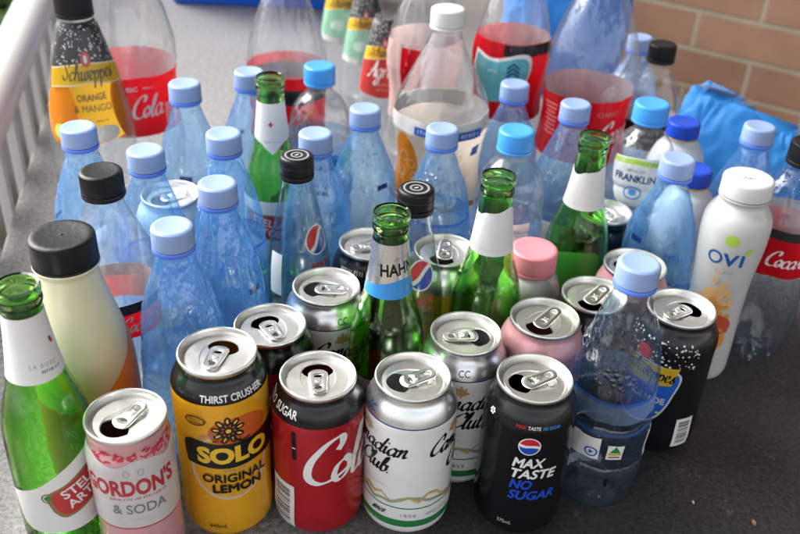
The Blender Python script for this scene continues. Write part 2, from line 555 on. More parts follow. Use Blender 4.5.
GLY = {  # handwriting: strokes on an x-height of 1, and the advance
 'a': ([[(.80,.80),(.48,1.),(.12,.62),(.18,.1),(.45,.04),(.74,.5),(.84,.96)],[(.84,.98),(.74,.35),(.82,.02),(1.06,.22)]],1.),
 'c': ([[(.66,.78),(.52,1.),(.18,.72),(.12,.2),(.38,.0),(.76,.3)]],.74),
 'd': ([[(.80,.80),(.48,1.),(.12,.62),(.18,.1),(.45,.04),(.74,.5),(.84,.96)],[(1.08,2.),(.9,1.2),(.74,.3),(.84,.02),(1.08,.22)]],1.02),
 'e': ([[(.14,.42),(.5,.6),(.56,.94),(.32,.98),(.12,.5),(.3,.02),(.72,.3)]],.7),
 'g': ([[(.78,.80),(.46,1.),(.12,.62),(.2,.1),(.46,.06),(.72,.5),(.82,.96)],[(.84,.98),(.7,.1),(.5,-.85),(.15,-.9),(.2,-.45),(.98,.2)]],.96),
 'h': ([[(.05,.3),(.42,1.3),(.5,1.95),(.32,1.9),(.2,1.),(.1,0.)],[(.14,.4),(.42,.95),(.62,.9),(.6,.3),(.7,.02),(.92,.2)]],.9),
 'i': ([[(.05,.75),(.2,.98),(.14,.4),(.22,.03),(.44,.2)],[(.27,1.40),(.32,1.52)]],.44),
 'l': ([[(.05,.3),(.42,1.3),(.52,1.95),(.34,1.9),(.2,1.),(.22,.1),(.4,.03),(.6,.3)]],.52),
 'm': ([[(0,.75),(.15,.98),(.18,.6),(.1,0)],[(.12,.3),(.36,.92),(.54,.9),(.5,.0)],[(.52,.3),(.78,.92),(.96,.9),(.94,.35),(1.02,.02),(1.24,.2)]],1.24),
 'n': ([[(0,.75),(.15,.98),(.18,.6),(.1,0)],[(.12,.3),(.42,.92),(.62,.9),(.6,.35),(.68,.02),(.92,.2)]],.9),
 'o': ([[(.5,.98),(.15,.7),(.1,.2),(.35,0),(.65,.3),(.62,.8),(.42,.98),(.6,.78),(.88,.86)]],.82),
 'p': ([[(.05,.7),(.2,.98),(.16,.3),(.05,-.95)],[(.14,.3),(.42,.96),(.7,.7),(.6,.1),(.3,.02)]],.82),
 'r': ([[(0,.7),(.15,1.),(.14,.5),(.08,0)],[(.12,.45),(.35,.9),(.6,.96)]],.62),
 's': ([[(.1,.2),(.42,1.),(.4,.6),(.5,.15),(.22,.0),(.06,.18)],[(.3,.02),(.62,.26)]],.6),
 'u': ([[(.02,.8),(.14,.98),(.1,.4),(.25,.02),(.5,.2),(.66,.9)],[(.68,.98),(.6,.4),(.68,.02),(.9,.2)]],.88),
 'b': ([[(.05,.3),(.38,1.3),(.47,1.95),(.3,1.9),(.16,1.),(.15,.2),(.36,.0),(.64,.3),(.6,.85),(.4,.9),(.8,.86)]],.78),
 'w': ([[(.02,.8),(.14,.98),(.1,.3),(.28,.02),(.5,.3),(.56,.98)],[(.56,.9),(.54,.3),(.7,.02),(.92,.4),(.9,.98),(1.1,.86)]],1.06),
 'C': ([[(1.12,1.35),(1.22,1.75),(.98,2.),(.5,1.6),(.16,.8),(.24,.16),(.62,.0),(1.05,.3),(1.2,.55)]],1.16),
 'S': ([[(1.0,1.5),(.95,1.9),(.6,2.),(.35,1.6),(.6,1.1),(.78,.55),(.5,.02),(.12,.1),(.05,.5)]],1.),
 'A': ([[(.0,.1),(.2,.0),(.6,1.0),(.95,2.)],[(.95,2.),(.98,.9),(1.0,.05),(1.15,.2)],[(.2,.7),(.6,.85),(1.1,.8)]],1.15),
 '-': ([[(.05,.55),(.5,.62)]],.55), ' ': ([], .45), '.': ([[(.05,.0),(.14,.12)]], .25)}
def script(s, xh, pen=0.22, shear=0.28, align='C', squeeze=1.0, nib=35):
    out, x = [], 0.0
    for ch in s:
        st, adv = GLY[ch]
        for q in st:
            sh = stroke([(p[0] + x, p[1]) for p in q], pen, pen * 0.34, nib)
            out.append(sh)
        x += adv
    W = x
    dx = {'C': -W / 2, 'L': 0, 'R': -W}[align]
    return [mv(mv(sh, dx, 0), 0, 0, 0, xh * squeeze, xh, shear) for sh in out]

COLA_C = [[(1.02,1.42),(1.16,1.78),(.98,2.02),(.52,1.72),(.14,.95),(.16,.22),(.62,-.05),(1.3,.25),(1.9,.62)]]
def cola_script(xh, with_first=True):
    """the flowing two-word soft-drink script, x-height xh, from u = 0"""
    out, x = [], 0.0
    for s in (['C','o','c','a','-'] if with_first else []) + ['C','o','l','a']:
        if s == 'C':
            for q in COLA_C: out.append(stroke([(p[0]+x, p[1]) for p in q], .30, .09, 20))
            x += .98
        else:
            st, adv = GLY[s]
            for q in st: out.append(stroke([(p[0]+x, p[1]) for p in q], .23, .07, 25))
            x += adv * .86
    return [mv(sh, 0, 0, 0, xh, xh, .18) for sh in out], x * xh

from mathutils import noise as mnoise
def dent(bm, amp, seed, f=2.2, fz=14.0, crease=0.0, z0=0.0, z1=1.0, flutes=0, fl=0.0, fz0=0, fz1=1):
    """push a turned surface in and out a little, the same for a body and what is printed on it"""
    for v in bm.verts:
        r = math.hypot(v.co.x, v.co.y)
        if r < .006: continue
        z = v.co.z / S
        k = max(0.0, min(1.0, (z - z0) / 12, (z1 - z) / 12))
        if k <= 0: continue
        c, s_ = v.co.x / r, v.co.y / r
        p = Vector((c * f + seed * 3.7, s_ * f - seed * 1.3, v.co.z * fz))
        d = amp * mnoise.noise(p)
        if crease:
            d += crease * (.35 - abs(mnoise.noise(p * 1.9 + Vector((9, 2, 5)))))
        d *= k
        if flutes and fz0 < z < fz1:
            q = math.sin(PI * (z - fz0) / (fz1 - fz0))
            d += fl * q * math.cos(flutes * math.atan2(s_, c))
        v.co.x += c * d * S; v.co.y += s_ * d * S
    return bm
DENT = {}

class Art:
    """collects printed artwork and wraps it round a turned body"""
    def __init__(self, bm, prof, mats, R=None):
        self.bm, self.p, self.mats, self.k = bm, prof, mats, 0
        self.R = R
        self.base = 0.12
        self.h = 0.0
        self.seg = 0
        self.sk = 1.0
    def mi(self, m):
        if m not in self.mats: self.mats.append(m)
        return self.mats.index(m)
    def band(self, z0, z1, m, off=None, seg=72, a0=None, a1=None):
        self.h += 0.03 * self.sk
        off = self.base + self.h if off is None else off
        seg = self.seg or seg
        n = max(2, int((z1 - z0) / 1.4))
        zs = [z1 + (z0 - z1) * i / n for i in range(n + 1)]
        if a0 is None:
            lathe(self.bm, [(self.p.r(z) + off, z) for z in zs], seg, self.mi(m))
        else:
            R = self.R or self.p.r((z0+z1)/2)
            self.put(rect((a1 - a0) * R, z1 - z0), (a0 + a1) / 2 * R, (z0 + z1) / 2, m)
    def put(self, sh, u, z, m, rot=0, du=2.2, dv=1.5, step=0.026):
        if isinstance(sh, list):
            for i, s in enumerate(sh): self.put(s, u, z, m, rot, du, dv, step if i == 0 else .004)
            return
        self.h += step * self.sk
        off = self.base + self.h
        v, f = mv(sh, u, z, rot)
        t = bmesh.new()
        vs = [t.verts.new((a, b, 0)) for a, b in v]
        for q in f:
            try: t.faces.new([vs[i] for i in q])
            except ValueError: pass
        x0, x1 = min(a for a, b in v), max(a for a, b in v)
        y0, y1 = min(b for a, b in v), max(b for a, b in v)
        for ax, lo, hi, st in ((0, x0, x1, du), (1, y0, y1, dv)):
            c = math.floor(lo / st + 1) * st
            while c < hi - 1e-4:
                no = (1, 0, 0) if ax == 0 else (0, 1, 0)
                co = (c, 0, 0) if ax == 0 else (0, c, 0)
                bmesh.ops.bisect_plane(t, geom=t.verts[:] + t.edges[:] + t.faces[:], plane_co=co, plane_no=no, dist=1e-5)
                c += st
        mi = self.mi(m)
        new = {}
        for q in t.verts:
            R = self.R or self.p.r(z)
            a = q.co.x / R
            r = self.p.r(q.co.y) + off
            new[q] = self.bm.verts.new((r * math.sin(a) * S, -r * math.cos(a) * S, q.co.y * S))
        for q in t.faces:
            try:
                nf = self.bm.faces.new([new[x] for x in q.verts])
                nf.material_index = mi
                n0 = q.calc_area()
                q.normal_update()
                if q.normal.z < 0: nf.normal_flip()
            except ValueError: pass
        t.free()

def barcode(w, h, n=14):
    r = random.Random(3); out = []; y = -h / 2 + h * .06
    while y < h / 2 - h * .1:
        t = r.choice((.5, .9, 1.3)) * h / 40
        out.append(mv(rect(w * .8, t), 0, y + t / 2)); y += t + r.choice((.6, 1., 1.6)) * h / 40
    return join(*out)

def globe(art, u, z, rad, rot=-14):
    art.put(ell(rad * 1.12, rad * 1.12), u, z, WHITE)
    def half(sign):
        pts = []
        for k in range(25):
            a = PI * k / 24
            pts.append((rad * math.cos(a), sign * rad * math.sin(a)))
        for k in range(13):
            t = 1 - 2 * k / 12
            pts.append((-rad * t * .97, sign * rad * (.16 + .16 * math.sin(t * 2.2 * (-sign)))))
        return poly(pts if sign > 0 else pts[::-1])
    art.put(half(1), u, z, ink('globe_red_print', (.55, .02, .03)), rot)
    art.put(half(-1), u, z, ink('globe_blue_print', (.01, .07, .42)), rot)

def cap_part(parent, r, z0, z1, m, name='cap', ribs=0.3, dish=0.25, seg=120, top=None):
    bm = bmesh.new()
    h = z1 - z0
    pts = [(0, z1 - dish), (r * .72, z1 - dish), (r * .78, z1), (r - 2.4, z1 - .1), (r - 1.2, z1 - .5), (r - .4, z1 - 1.3), (r, z1 - 2.6), (r, z0 + h * .5), (r + .12, z0 + .8), (r, z0), (r - 1.6, z0)]
    lathe(bm, pts, seg, 0, ribs, (z0 + h * .12, z1 - 2.0))
    mats = [m]
    if top: top(bm, mats, z1 - dish)
    return link(name, bm, mats, parent, angle=32)

def flat_on(bm, mats, sh, z, m):
    """artwork lying flat on a horizontal top, x to the right and y away"""
    if m not in mats: mats.append(m)
    vs = [bm.verts.new((a * S, b * S, z * S)) for a, b in sh[0]]
    for q in sh[1]:
        try:
            f = bm.faces.new([vs[i] for i in q]); f.material_index = mats.index(m)
            f.normal_update()
            if f.normal.z < 0: f.normal_flip()
        except ValueError: pass

def ring_part(parent, r, z0, z1, m, name='neck_ring'):
    bm = bmesh.new()
    lathe(bm, [(r - 2.2, z1), (r - .3, z1), (r, z1 - .5), (r, z0 + .5), (r - .3, z0), (r - 2.2, z0)], 64)
    return link(name, bm, m, parent)

def body_part(parent, prof, m, seg=80, lobes=None, name='body', mats=None):
    bm = bmesh.new()
    lathe(bm, prof.pts, seg, 0, lobes=lobes)
    if parent.name in DENT: dent(bm, **DENT[parent.name])
    return link(name, bm, mats or m, parent, angle=50)

def label_part(parent, prof, fn, name='label', R=None, base=0.15):
    bm = bmesh.new(); mats = []
    a = Art(bm, prof, mats, R)
    a.base = base; a.seg = 110; a.sk = 2.6 if R and R >= 40 else 1.0
    fn(a)
    if parent.name in DENT: dent(bm, **DENT[parent.name])
    return link(name, bm, mats, parent, angle=60)

# ------------------------------------------------------------------ drink cans
def slot(a0, a1, w0, w1, n=12):
    """rounded slot along y from a0 to a1, half widths w0 and w1"""
    P = []
    for k in range(n + 1): t = PI + PI * k / n; P.append((w0 * math.cos(t), a0 + w0 * .8 * math.sin(t)))
    for k in range(n + 1): t = PI * k / n; P.append((w1 * math.cos(t), a1 + w1 * .8 * math.sin(t)))
    return P

def make_can(parent, H, R, rim, mat, design=None, opening=90, tab_turn=0, tab_lift=5, seg=96):
    k = R / 33.1
    pts = [(rim - 1.0, H - 3.2), (rim - 1.0, H - 5.2, 'c'), (rim - .6, H - 7), (R - 3.4 * k, H - 12.5), (R - 1.0, H - 18), (R, H - 22.5), (R, H - 30), (R, 40), (R, 13), (R - .8, 9), (R - 3.2, 5.5), (R - 6.6, 1.6), (R - 7.6, .3), (R - 8.4, 0), (R - 9.3, .6), (R - 10.5, 4), (R - 18, 8.5), (0, 10)]
    pr = Prof(pts, 4)
    bm = bmesh.new(); mats = [mat]
    lathe(bm, pr.pts, seg)
    art = Art(bm, pr, mats, R)
    art.base = .05; art.seg = seg
    if design: design(art, H)
    dent(bm, .7, rnd.uniform(0, 50), 1.4, 10, .3, 14, H - 24)
    link('body', bm, mats, parent, angle=50)
    # lid: rolled seam, countersink and the pressed panel with its mouth
    bm = bmesh.new()
    lid = Prof([(rim - 1.1, H - 3.6), (rim - .2, H - 3.3, 'c'), (rim, H - 2.7), (rim, H - .8), (rim - .35, H - .15), (rim - .9, H), (rim - 1.5, H - .3), (rim - 1.9, H - 1.4), (rim - 3.2, H - 6.2), (rim - 3.9, H - 7.0), (rim - 4.6, H - 6.6), (rim - 5.0, H - 5.0), (rim - 5.5, H - 4.6)], 3)
    lathe(bm, lid.pts, seg)
    rp = rim - 5.5
    zp = H - 4.6
    q = rp / 21.5
    # deboss: tear-drop recess, mouth towards +y in lid space
    mouth = [(11.4 * q * math.cos(t) * (1 + .06 * math.sin(t)), (10.2 + 8.2 * math.sin(t)) * q) for t in [2 * PI * i / 40 for i in range(40)]]
    rec = []
    for i in range(60):
        t = 2 * PI * i / 60
        wx = 12.6 + 1.4 * math.sin(t)
        rec.append((wx * q * math.cos(t), (1.5 + 17.6 * math.sin(t)) * q))
    rec2 = [(x * .955, 1.5 * q + (y - 1.5 * q) * .965) for x, y in rec]
    outer = loop_ell(rp, rp, seg)
    ca, sa = math.cos(R_(opening - 90)), math.sin(R_(opening - 90))
    def flat(sh, z):
        vs = [bm.verts.new(((ca*a - sa*b) * S, (sa*a + ca*b) * S, z * S)) for a, b in sh[0]]
        for t in sh[1]:
            f = bm.faces.new([vs[i] for i in t])
            f.normal_update()
            if f.normal.z < 0: f.normal_flip()
    def wall(A, za, B, zb):
        n = len(A)
        va = [bm.verts.new(((ca*a - sa*b) * S, (sa*a + ca*b) * S, za * S)) for a, b in A]
        vb = [bm.verts.new(((ca*a - sa*b) * S, (sa*a + ca*b) * S, zb * S)) for a, b in B]
        for i in range(n):
            f = bm.faces.new((va[i], vb[i], vb[(i+1) % n], va[(i+1) % n]))
    flat(poly(outer, [rec]), zp)
    wall(rec, zp, rec2, zp - .9)
    flat(poly(rec2, [mouth]), zp - .9)
    m2 = [(x * .97, 10.2 * q + (y - 10.2 * q) * .965) for x, y in mouth]
    wall(mouth, zp - .9, m2, zp - 1.7)
    # pressed bead in front of the mouth and finger well behind the rivet
    lo = [(6.5 * q * math.cos(t), (-11.2 + 4.2 * math.sin(t)) * q) for t in [2*PI*i/30 for i in range(30)]]
    wall(lo, zp - .85, [(x*.8, -11.2*q + (y + 11.2*q)*.75) for x, y in lo], zp - .55)
    flat(poly([(x*.8, -11.2*q + (y + 11.2*q)*.75) for x, y in lo]), zp - .55)
    bmesh.ops.remove_doubles(bm, verts=bm.verts[:], dist=2e-6)
    link('lid', bm, ALU, parent, angle=28)
    # ring pull, hinged at its rivet
    bm = bmesh.new()
    o2 = slot(-12.4 * q, 3.6 * q, 5.4 * q, 6.5 * q)
    h1 = loop_ell(3.5 * q, 3.2 * q, 26, 0, -10.9 * q)
    h2 = [(3.8 * q * math.cos(t), (2.0 + 2.2 * math.sin(t)) * q) for t in [2*PI*i/26 for i in range(26)]]
    th = R_(tab_lift * .75)
    tt = R_(opening - 90 + tab_turn)
    ct, st_ = math.cos(tt), math.sin(tt)
    def P(a, b, z):
        y2 = b * math.cos(th); z2 = z + (-b * math.sin(th))
        return ((ct*a - st_*y2) * S, (st_*a + ct*y2) * S, (zp + .9 + z2) * S)
    def plate(sh, z, up):
        vs = [bm.verts.new(P(a, b, z)) for a, b in sh[0]]
        for t in sh[1]:
            f = bm.faces.new([vs[i] for i in t]); f.normal_update()
            if (f.normal.z > 0) != up: f.normal_flip()
    def rimwall(L, s, n=5):
        cx = sum(a for a, b in L)/len(L); cyy = sum(b for a, b in L)/len(L)
        rows = []
        for i in range(n + 1):
            t = PI * i / n
            d = .75 * math.sin(t) * s
            rows.append([bm.verts.new(P(a + d*(a-cx)/max(math.hypot(a-cx,b-cyy),.1), b + d*(b-cyy)/max(math.hypot(a-cx,b-cyy),.1), .65 * math.cos(t))) for a, b in L])
        for A, B in zip(rows, rows[1:]):
            for i in range(len(L)):
                j = (i+1) % len(L)
                bm.faces.new((A[i], B[i], B[j], A[j]) if s > 0 else (A[j], B[j], B[i], A[i]))
    shp = poly(o2, [h1, h2])
    plate(shp, .65, True); plate(shp, -.65, False)
    rimwall(o2, 1); rimwall(h1, -1); rimwall(h2, -1)
    for a, z in ((2.6, .9), ):
        vs0 = [bm.verts.new(P(a*q*math.cos(t), -3.2*q + a*q*math.sin(t), -1.4)) for t in [2*PI*i/16 for i in range(16)]]
        vs1 = [bm.verts.new(P(a*.8*q*math.cos(t), -3.2*q + a*.8*q*math.sin(t), 1.25)) for t in [2*PI*i/16 for i in range(16)]]
        for i in range(16): bm.faces.new((vs0[i], vs0[(i+1) % 16], vs1[(i+1) % 16], vs1[i]))
        bm.faces.new(vs1)
    bmesh.ops.remove_doubles(bm, verts=bm.verts[:], dist=2e-6)
    link('pull_tab', bm, ALU_TAB, parent, angle=40)
    return pr

def d_solo(a, H):
    a.band(H - 21.5, H - 4.4, BLACK)
    a.put(text('THIRST CRUSHER', 5.0, 48, .02), 9, H - 17.0, WHITE)
    a.put(ring(29, 31, 1.1), 3, 76, LGREY)
    a.put(ring(27.2, 29, .5), 3, 76, LGREY)
    a.put(ell(22, 13), 11, 108, ink('painted_red_reflection', (.55, .10, .015)))  # red reflection on the can, painted as an ellipse
    for k in range(9):                           # radiating black fruit doodle
        t = 2 * PI * k / 9 + .2
        a.put(mv(poly([(3.2, 0), (6, 2.4), (10.5, 1.9), (12, 0), (10.5, -1.9), (6, -2.4)]), 0, 0, math.degrees(t), 1, 1), 3, 111, BLACK)
        a.put(mv(poly([(6, 0), (7.4, .9), (9.6, .7), (10.4, 0), (9.6, -.7), (7.4, -.9)]), 0, 0, math.degrees(t), 1, 1), 3, 111, ink('banner_gold_print', (.78, .48, .02)))
    a.put(ell(3.4, 3.4), 3, 111, BLACK)
    a.put(ell(1.8, 1.8), 3, 111, ink('banner_gold_print', (.78, .48, .02)))
    a.put(stroke([(0, 0), (5, -4), (12, -3)], 1.8), 6, 104, BLACK)
    a.put(tiny(15, 3.0), -11, 106, GREY, 24)
    a.put(tiny(20, 2.4), 2, 102.5, BLACK, 2)
    ban = [(-34, -9.5), (-10, -11.5), (14, -11), (36, -8.5), (36, 12.5), (14, 11), (-10, 11), (-34, 12)]
    a.put(poly(spline(ban + ban[:1], 4)[:-1]), 6, 88, BLACK)
    a.put(text('SOLO', 15.5, 52, .05), 6, 88.5, ink('banner_gold_print', (.78, .48, .02)))
    a.put(tiny(16, 2.3), 6, 73.5, GREY)
    a.put(text('ORIGINAL', 8.2, 47, .025), 6, 66.5, BLACK)
    a.put(heavy('LEMON', 7.6, 35, .45), 7, 56.5, BLACK)
    a.put(ring(7.5, 4.2, .7), -19, 119, BLACK)
    a.put(ring(6.5, 3.3, .4), -19, 119, BLACK)
    a.put(tiny(9, 1.6), -19, 120, BLACK)
    a.put(tiny(8, 1.6), -19, 117.6, BLACK)
    a.put(text('440mL', 4.0, 13, .0), -9, 19, BLACK)

def d_gordon(a, H):
    R = a.R
    top = spline([(-60, 118), (-34, 119), (-24, 116), (-12, 113), (0, 117), (12, 116), (24, 113), (36, 117), (60, 118)], 6)
    pan = [(-60, 58), (60, 58)] + top[::-1]
    r = random.Random(5)
    for k in range(70):                           # red leaf flourish above the pale panel
        u = r.uniform(-32, 38); z = 118 + r.uniform(-2, 6) * (0.3 + .7 * abs(math.sin(u * .13 + .9)))
        a.put(ell(r.uniform(1.2, 3.0), r.uniform(.5, 1.1), 10), u, z, PINKDK, r.uniform(-40, 60), step=.004)
    a.put(poly(pan), 0, 0, ink('pale_panel_print', (.55, .50, .50)))
    for k in (-1, 1): a.put(ring(2.1, 3.2, .6, 20), -1 + 4.6 * k, 108, GREY)
    a.put(mv(ell(1.0, 4.2, 14), 0, 0), -1, 109, LGREY)
    a.put(text("GORDON'S", 15, 64, .04), -5, 95, ink('crimson_print', (.40, .012, .022)))
    a.put(rect(5, .9), 25, 90, ink('crimson_print', (.40, .012, .022)))
    a.put(tiny(38, 2.2), 0, 85, PINKDK)
    a.put(text('& SODA', 8.6, 36, .015), 0, 75.5, ink('slate_print', (.16, .16, .17)))
    a.put(tiny(17, 1.7), 0, 66, LGREY)
    a.put(rect(120, .9), 0, 57.5, PINKDK)
    for k in range(60):
        a.put(ring(r.uniform(1, 2.4), r.uniform(.7, 1.5), .3, 10), r.uniform(-42, 42), r.uniform(12, 52), ink('rose_print', (.55, .22, .25)), r.uniform(0, 90), step=.004)

def cola_dark_top(words=True):
    def f(a, H):
        a.band(H - 22, H - 4.4, BLACK)
        if words:
            a.put(text('SUGAR', 6.2, 22, .018), -27, H - 14.5, WHITE, -1)
            a.put(text('ZERO', 6.2, 17, .018), -50, H - 14.5, WHITE, -1)
        sc, W = cola_script(20.5, False)
        a.put(sc, -12, 60, WHITE)
        # red tone-on-tone swirls, bar code panel and small print
        for k in range(4):
            a.put(stroke([(0, 0), (6, 4 + k), (14, 5), (22, 1)], 1.3), 14, 32 + 7 * k, DEEPRED)
        a.put(rect(24, 42), -31, 30, WHITE)
        a.put(mv(barcode(20, 38), -31, 30), 0, 0, BLACK)
        a.put(rect(3.4, 26), -18, 92, BLACK)
        a.put(rect(2.6, 1), -18, 90, WHITE)
    return f

def d_club(u0):
    def f(a, H):
        a.band(H - 21, H - 4.4, SILVER)
        a.band(H - 22, H - 21, NAVYP)
        a.band(33.3, 34.4, GREENP)
        a.band(15, 22, ink('club_green_print', (.02, .20, .05)))
        a.put(text('CC', 5.2, 9, .01), u0 - 2, H - 15.5, NAVYP)
        for s in (0, 74, 141):
            u = u0 + s
            a.put(poly([(0, 7), (1.6, 3), (4.5, 4.5), (4, 1), (7, -1), (3, -3), (1, -3), (0, -6), (-1, -3), (-3, -3), (-7, -1), (-4, 1), (-4.5, 4.5), (-1.6, 3)]), u - 3, 101, ink('copper_print', (.50, .30, .14)))
            a.put(script('Canadian', 7.8, .30, .30, 'C', 1.0), u + 2, 84, BLACK)
            a.put(script('Club.', 7.8, .30, .30, 'C', 1.05), u + 4, 66, BLACK)
            a.put(tiny(22, 1.5), u + 8, 53, LGREY)
        r = random.Random(9)
        for m, h0, sd in ((GOLD, 40, 1), (ink('sage_print', (.34, .38, .22)), 37, 2)):
            r = random.Random(sd)
            pts = [(u, h0 + r.uniform(0, 9)) for u in range(-102, 103, 7)]
            low = [(u, z - r.uniform(.8, 2.6)) for u, z in pts]
            for i in range(len(pts) - 1):
                a.put(([low[i], low[i+1], pts[i+1], pts[i]], [[0, 1, 2, 3]]), 0, 0, m, step=.004)
        a.put(text('1858', 3.0, 11, space=1.4), 3, 27.5, GREY)
        a.put(script('since', 3.2, .3, .3), -20, 26.5, BLACK)
        a.put(tiny(22, 2.2), 27, 27.5, GREY)
        a.put(tiny(13, 2.4), -26, 18.5, LIME)
    return f

def d_max(a, H):
    globe(a, 4, 96, 7.2)
    B = .022
    blu = ink('vivid_blue_print', (.012, .07, .55))
    for s, z, w_, m in (('MAX', 80, 23, WHITE), ('TASTE', 69.5, 33, WHITE), ('NO', 59, 15.5, blu), ('SUGAR', 48.5, 34, blu)):
        a.put(heavy(s, 8.4, w_, .42, .22, 'L'), -6, z, m)
    a.put(text('375mL', 3.6, 11, .0), -6, 19, LGREY)
    for s, u, m in (('MAX', -4, ink('globe_red_print', (.55, .02, .03))), ('TASTE', 5.5, WHITE), ('NO SUGAR', 18, SKYP)):
        a.put(text(s, 2.6, {'MAX': 7, 'TASTE': 9, 'NO SUGAR': 13}[s], .01, .1), u, H - 19.5, m)
    for k in range(6):
        a.put(mv(ell(.9, .9, 8), 1.9, 0), -29, H - 19, WHITE, 60 * k)
    a.put(ell(.6, .6, 8), -29, H - 19, WHITE)

def fizz(a, u0, u1, z0, z1, n, seed=1, m=None, s=1.0):
    r = random.Random(seed)
    for k in range(n):
        a.put(ell(*( [s * r.uniform(.35, 1.15)] * 2), 7), r.uniform(u0, u1), r.uniform(z0, z1), m or LGREY, step=.003)

def d_lemonade(a, H):
    fizz(a, -50, 24, 96, 118, 110, 4)
    a.put(poly(spline([(-34, 40), (-14, 33), (6, 42), (16, 66), (16, 92), (-34, 92), (-50, 60), (-34, 40)], 6)[:-1]), -6, 0, LGREY)
    a.put(poly(spline([(-34, 42), (-14, 35), (5, 43), (14.5, 66), (14.5, 91), (-34, 91), (-49, 60), (-34, 42)], 6)[:-1]), -6, 0, BLUEP)
    a.put(poly([(-34, 72), (0, 75), (13, 78), (17, 96), (0, 94), (-34, 92)]), -6, 0, BANNER)
    a.put(script('Schweppes', 6.6, .26, .12, 'R', .95), 8.5, 81, BLACK)
    a.put(heavy('LEMONADE', 6.0, 40, .25, 0, 'R'), 5, 61, LGREY)
    a.put(ell(2.4, 1.2, 12), 2, 49, LIME)
    a.put(ell(7, 7), -20, 102, DEEPRED)
    a.put(rect(16, 30), 27, 28, WHITE)
    a.put(mv(barcode(13, 27), 27, 28), 0, 0, BLACK)

def d_pinkcan(a, H):
    a.band(H - 40, H - 22, PINK)
    r = random.Random(2)
    for k in range(40):
        a.put(ell(r.uniform(1, 2.6), r.uniform(.5, 1.2), 10), r.uniform(-40, 40), r.uniform(H - 46, H - 38), ink('rose_print', (.55, .22, .25)), r.uniform(-40, 60), step=.004)
    a.put(rect(90, 60), 0, 48, ink('pale_panel_print', (.55, .50, .50)))

def d_darkcan(a, H):
    a.put(tiny(40, 3.6), -10, H - 14.5, LGREY)
    a.put(tiny(46, 4, 3, 2), 0, 70, GREY)

def d_yellowcan(a, H):
    a.band(H - 22, H - 4.4, SILVER)
    a.band(20, H - 28, BANNER)
    a.put(tiny(40, 5, 2, 1), 0, 70, GREENP)

CANS = 'opened drink cans standing on the table'
def can(label, x, y, H, R, rim, mat, design, opening, tab_turn=0, lift=5, turn=0):
    t = thing('drink_can', label, 'drink can', x, y, 0, turn, CANS)
    make_can(t, H, R, rim, mat, design, opening, tab_turn, lift)
    return t

can('yellow lemon drink can with a black rim band, tallest of the front row', -121, 482, 154.5, 33.1, 27, YELLOW, d_solo, 62, 6, 4)
can("slim pink and pale grey can reading GORDON'S & SODA beside the green bottle", -172.8, 436.5, 134, 28, 26.4, PINK, d_gordon, 215, 4, 8)
can('red cola can with black shoulder, between the yellow can and the white can', -53.2, 488.4, 132.6, 33.1, 27, RED, cola_dark_top(), 92, 0, 3)
can('dark topped cola can standing behind the yellow lemon can', -95, 544, 132.6, 33.1, 27, RED, cola_dark_top(False), 112, 0, 4)
can('white can with black script and green base band in the front row', 13, 492.5, 132.6, 33.1, 27, WHITE, d_club(-32), 195, 8, 12)
can('white script can behind the gap between the front white can and the black can', 52, 546, 132.6, 33.1, 27, WHITE, d_club(4), 12, 3, 2)
can('white script can standing left of the green bottle with the silver neck label', -58, 599, 132.6, 33.1, 27, WHITE, d_club(16), 165, 4, 6)
can('black cola can with a red, white and blue globe and MAX TASTE NO SUGAR', 99.1, 497.7, 132.6, 33.1, 27, BLACK, d_max, 200, 14, 13)
can('pink can with its ring pull raised, behind the black globe can', 114, 571, 132.6, 33.1, 27, PINK, d_pinkcan, 252, -14, 16)
can('black fizzy drink can with yellow banner and bar code beside the white yoghurt bottle', 225.3, 593.8, 132.6, 33.1, 27, BLACK, d_lemonade, 50, 8, 3)
can('black can with its ring pull up, just left of the foremost ice blue cap', 160.9, 617.7, 125, 33, 27, BLACK, d_darkcan, 262, -20, 15)
can('pink can mostly hidden behind the foremost ice blue capped bottle', 203.5, 667, 125, 31.5, 27, PINK, d_pinkcan, 160, 0, 5)
can('black can behind the green bottle with the silver and blue neck label', -27.5, 678.5, 126, 33, 27, BLACK, d_darkcan, 20, 0, 4)
can('silver and yellow can between the globe bottle and the green bottle', 38.6, 677, 124, 33, 27, SILVER, d_yellowcan, 258, 10, 12)
can('short dark can behind the rightmost green bottle', 198, 777, 116, 26.5, 25, BLACK, d_darkcan, 140, 0, 5)
can('white can half hidden among the ice blue capped bottles on the left', -216, 737, 132.6, 33, 27, WHITE, None, 200, 0, 6)

# ------------------------------------------------------------------ ice blue capped water bottles
def water_prof(H):
    k = H - 215
    return Prof([(11.2, 198 + k), (12.4, 197.5 + k, 'c'), (12.4, 193 + k), (13.6, 189.5 + k), (17.5, 177 + k * .9), (21.8, 164 + k * .8), (25.6, 151 + k * .6), (28.8, 136 + k * .4), (31.0, 120 + k * .2), (31.9, 106), (32, 98, 'c'), (32, 92), (31.2, 90), (32, 88), (32, 60), (32, 52), (31.1, 50), (32, 48), (32, 26), (31, 15), (28, 6), (24, 1.2), (21, 0), (18, 1.5), (9, 6.5), (0, 9)], 5)

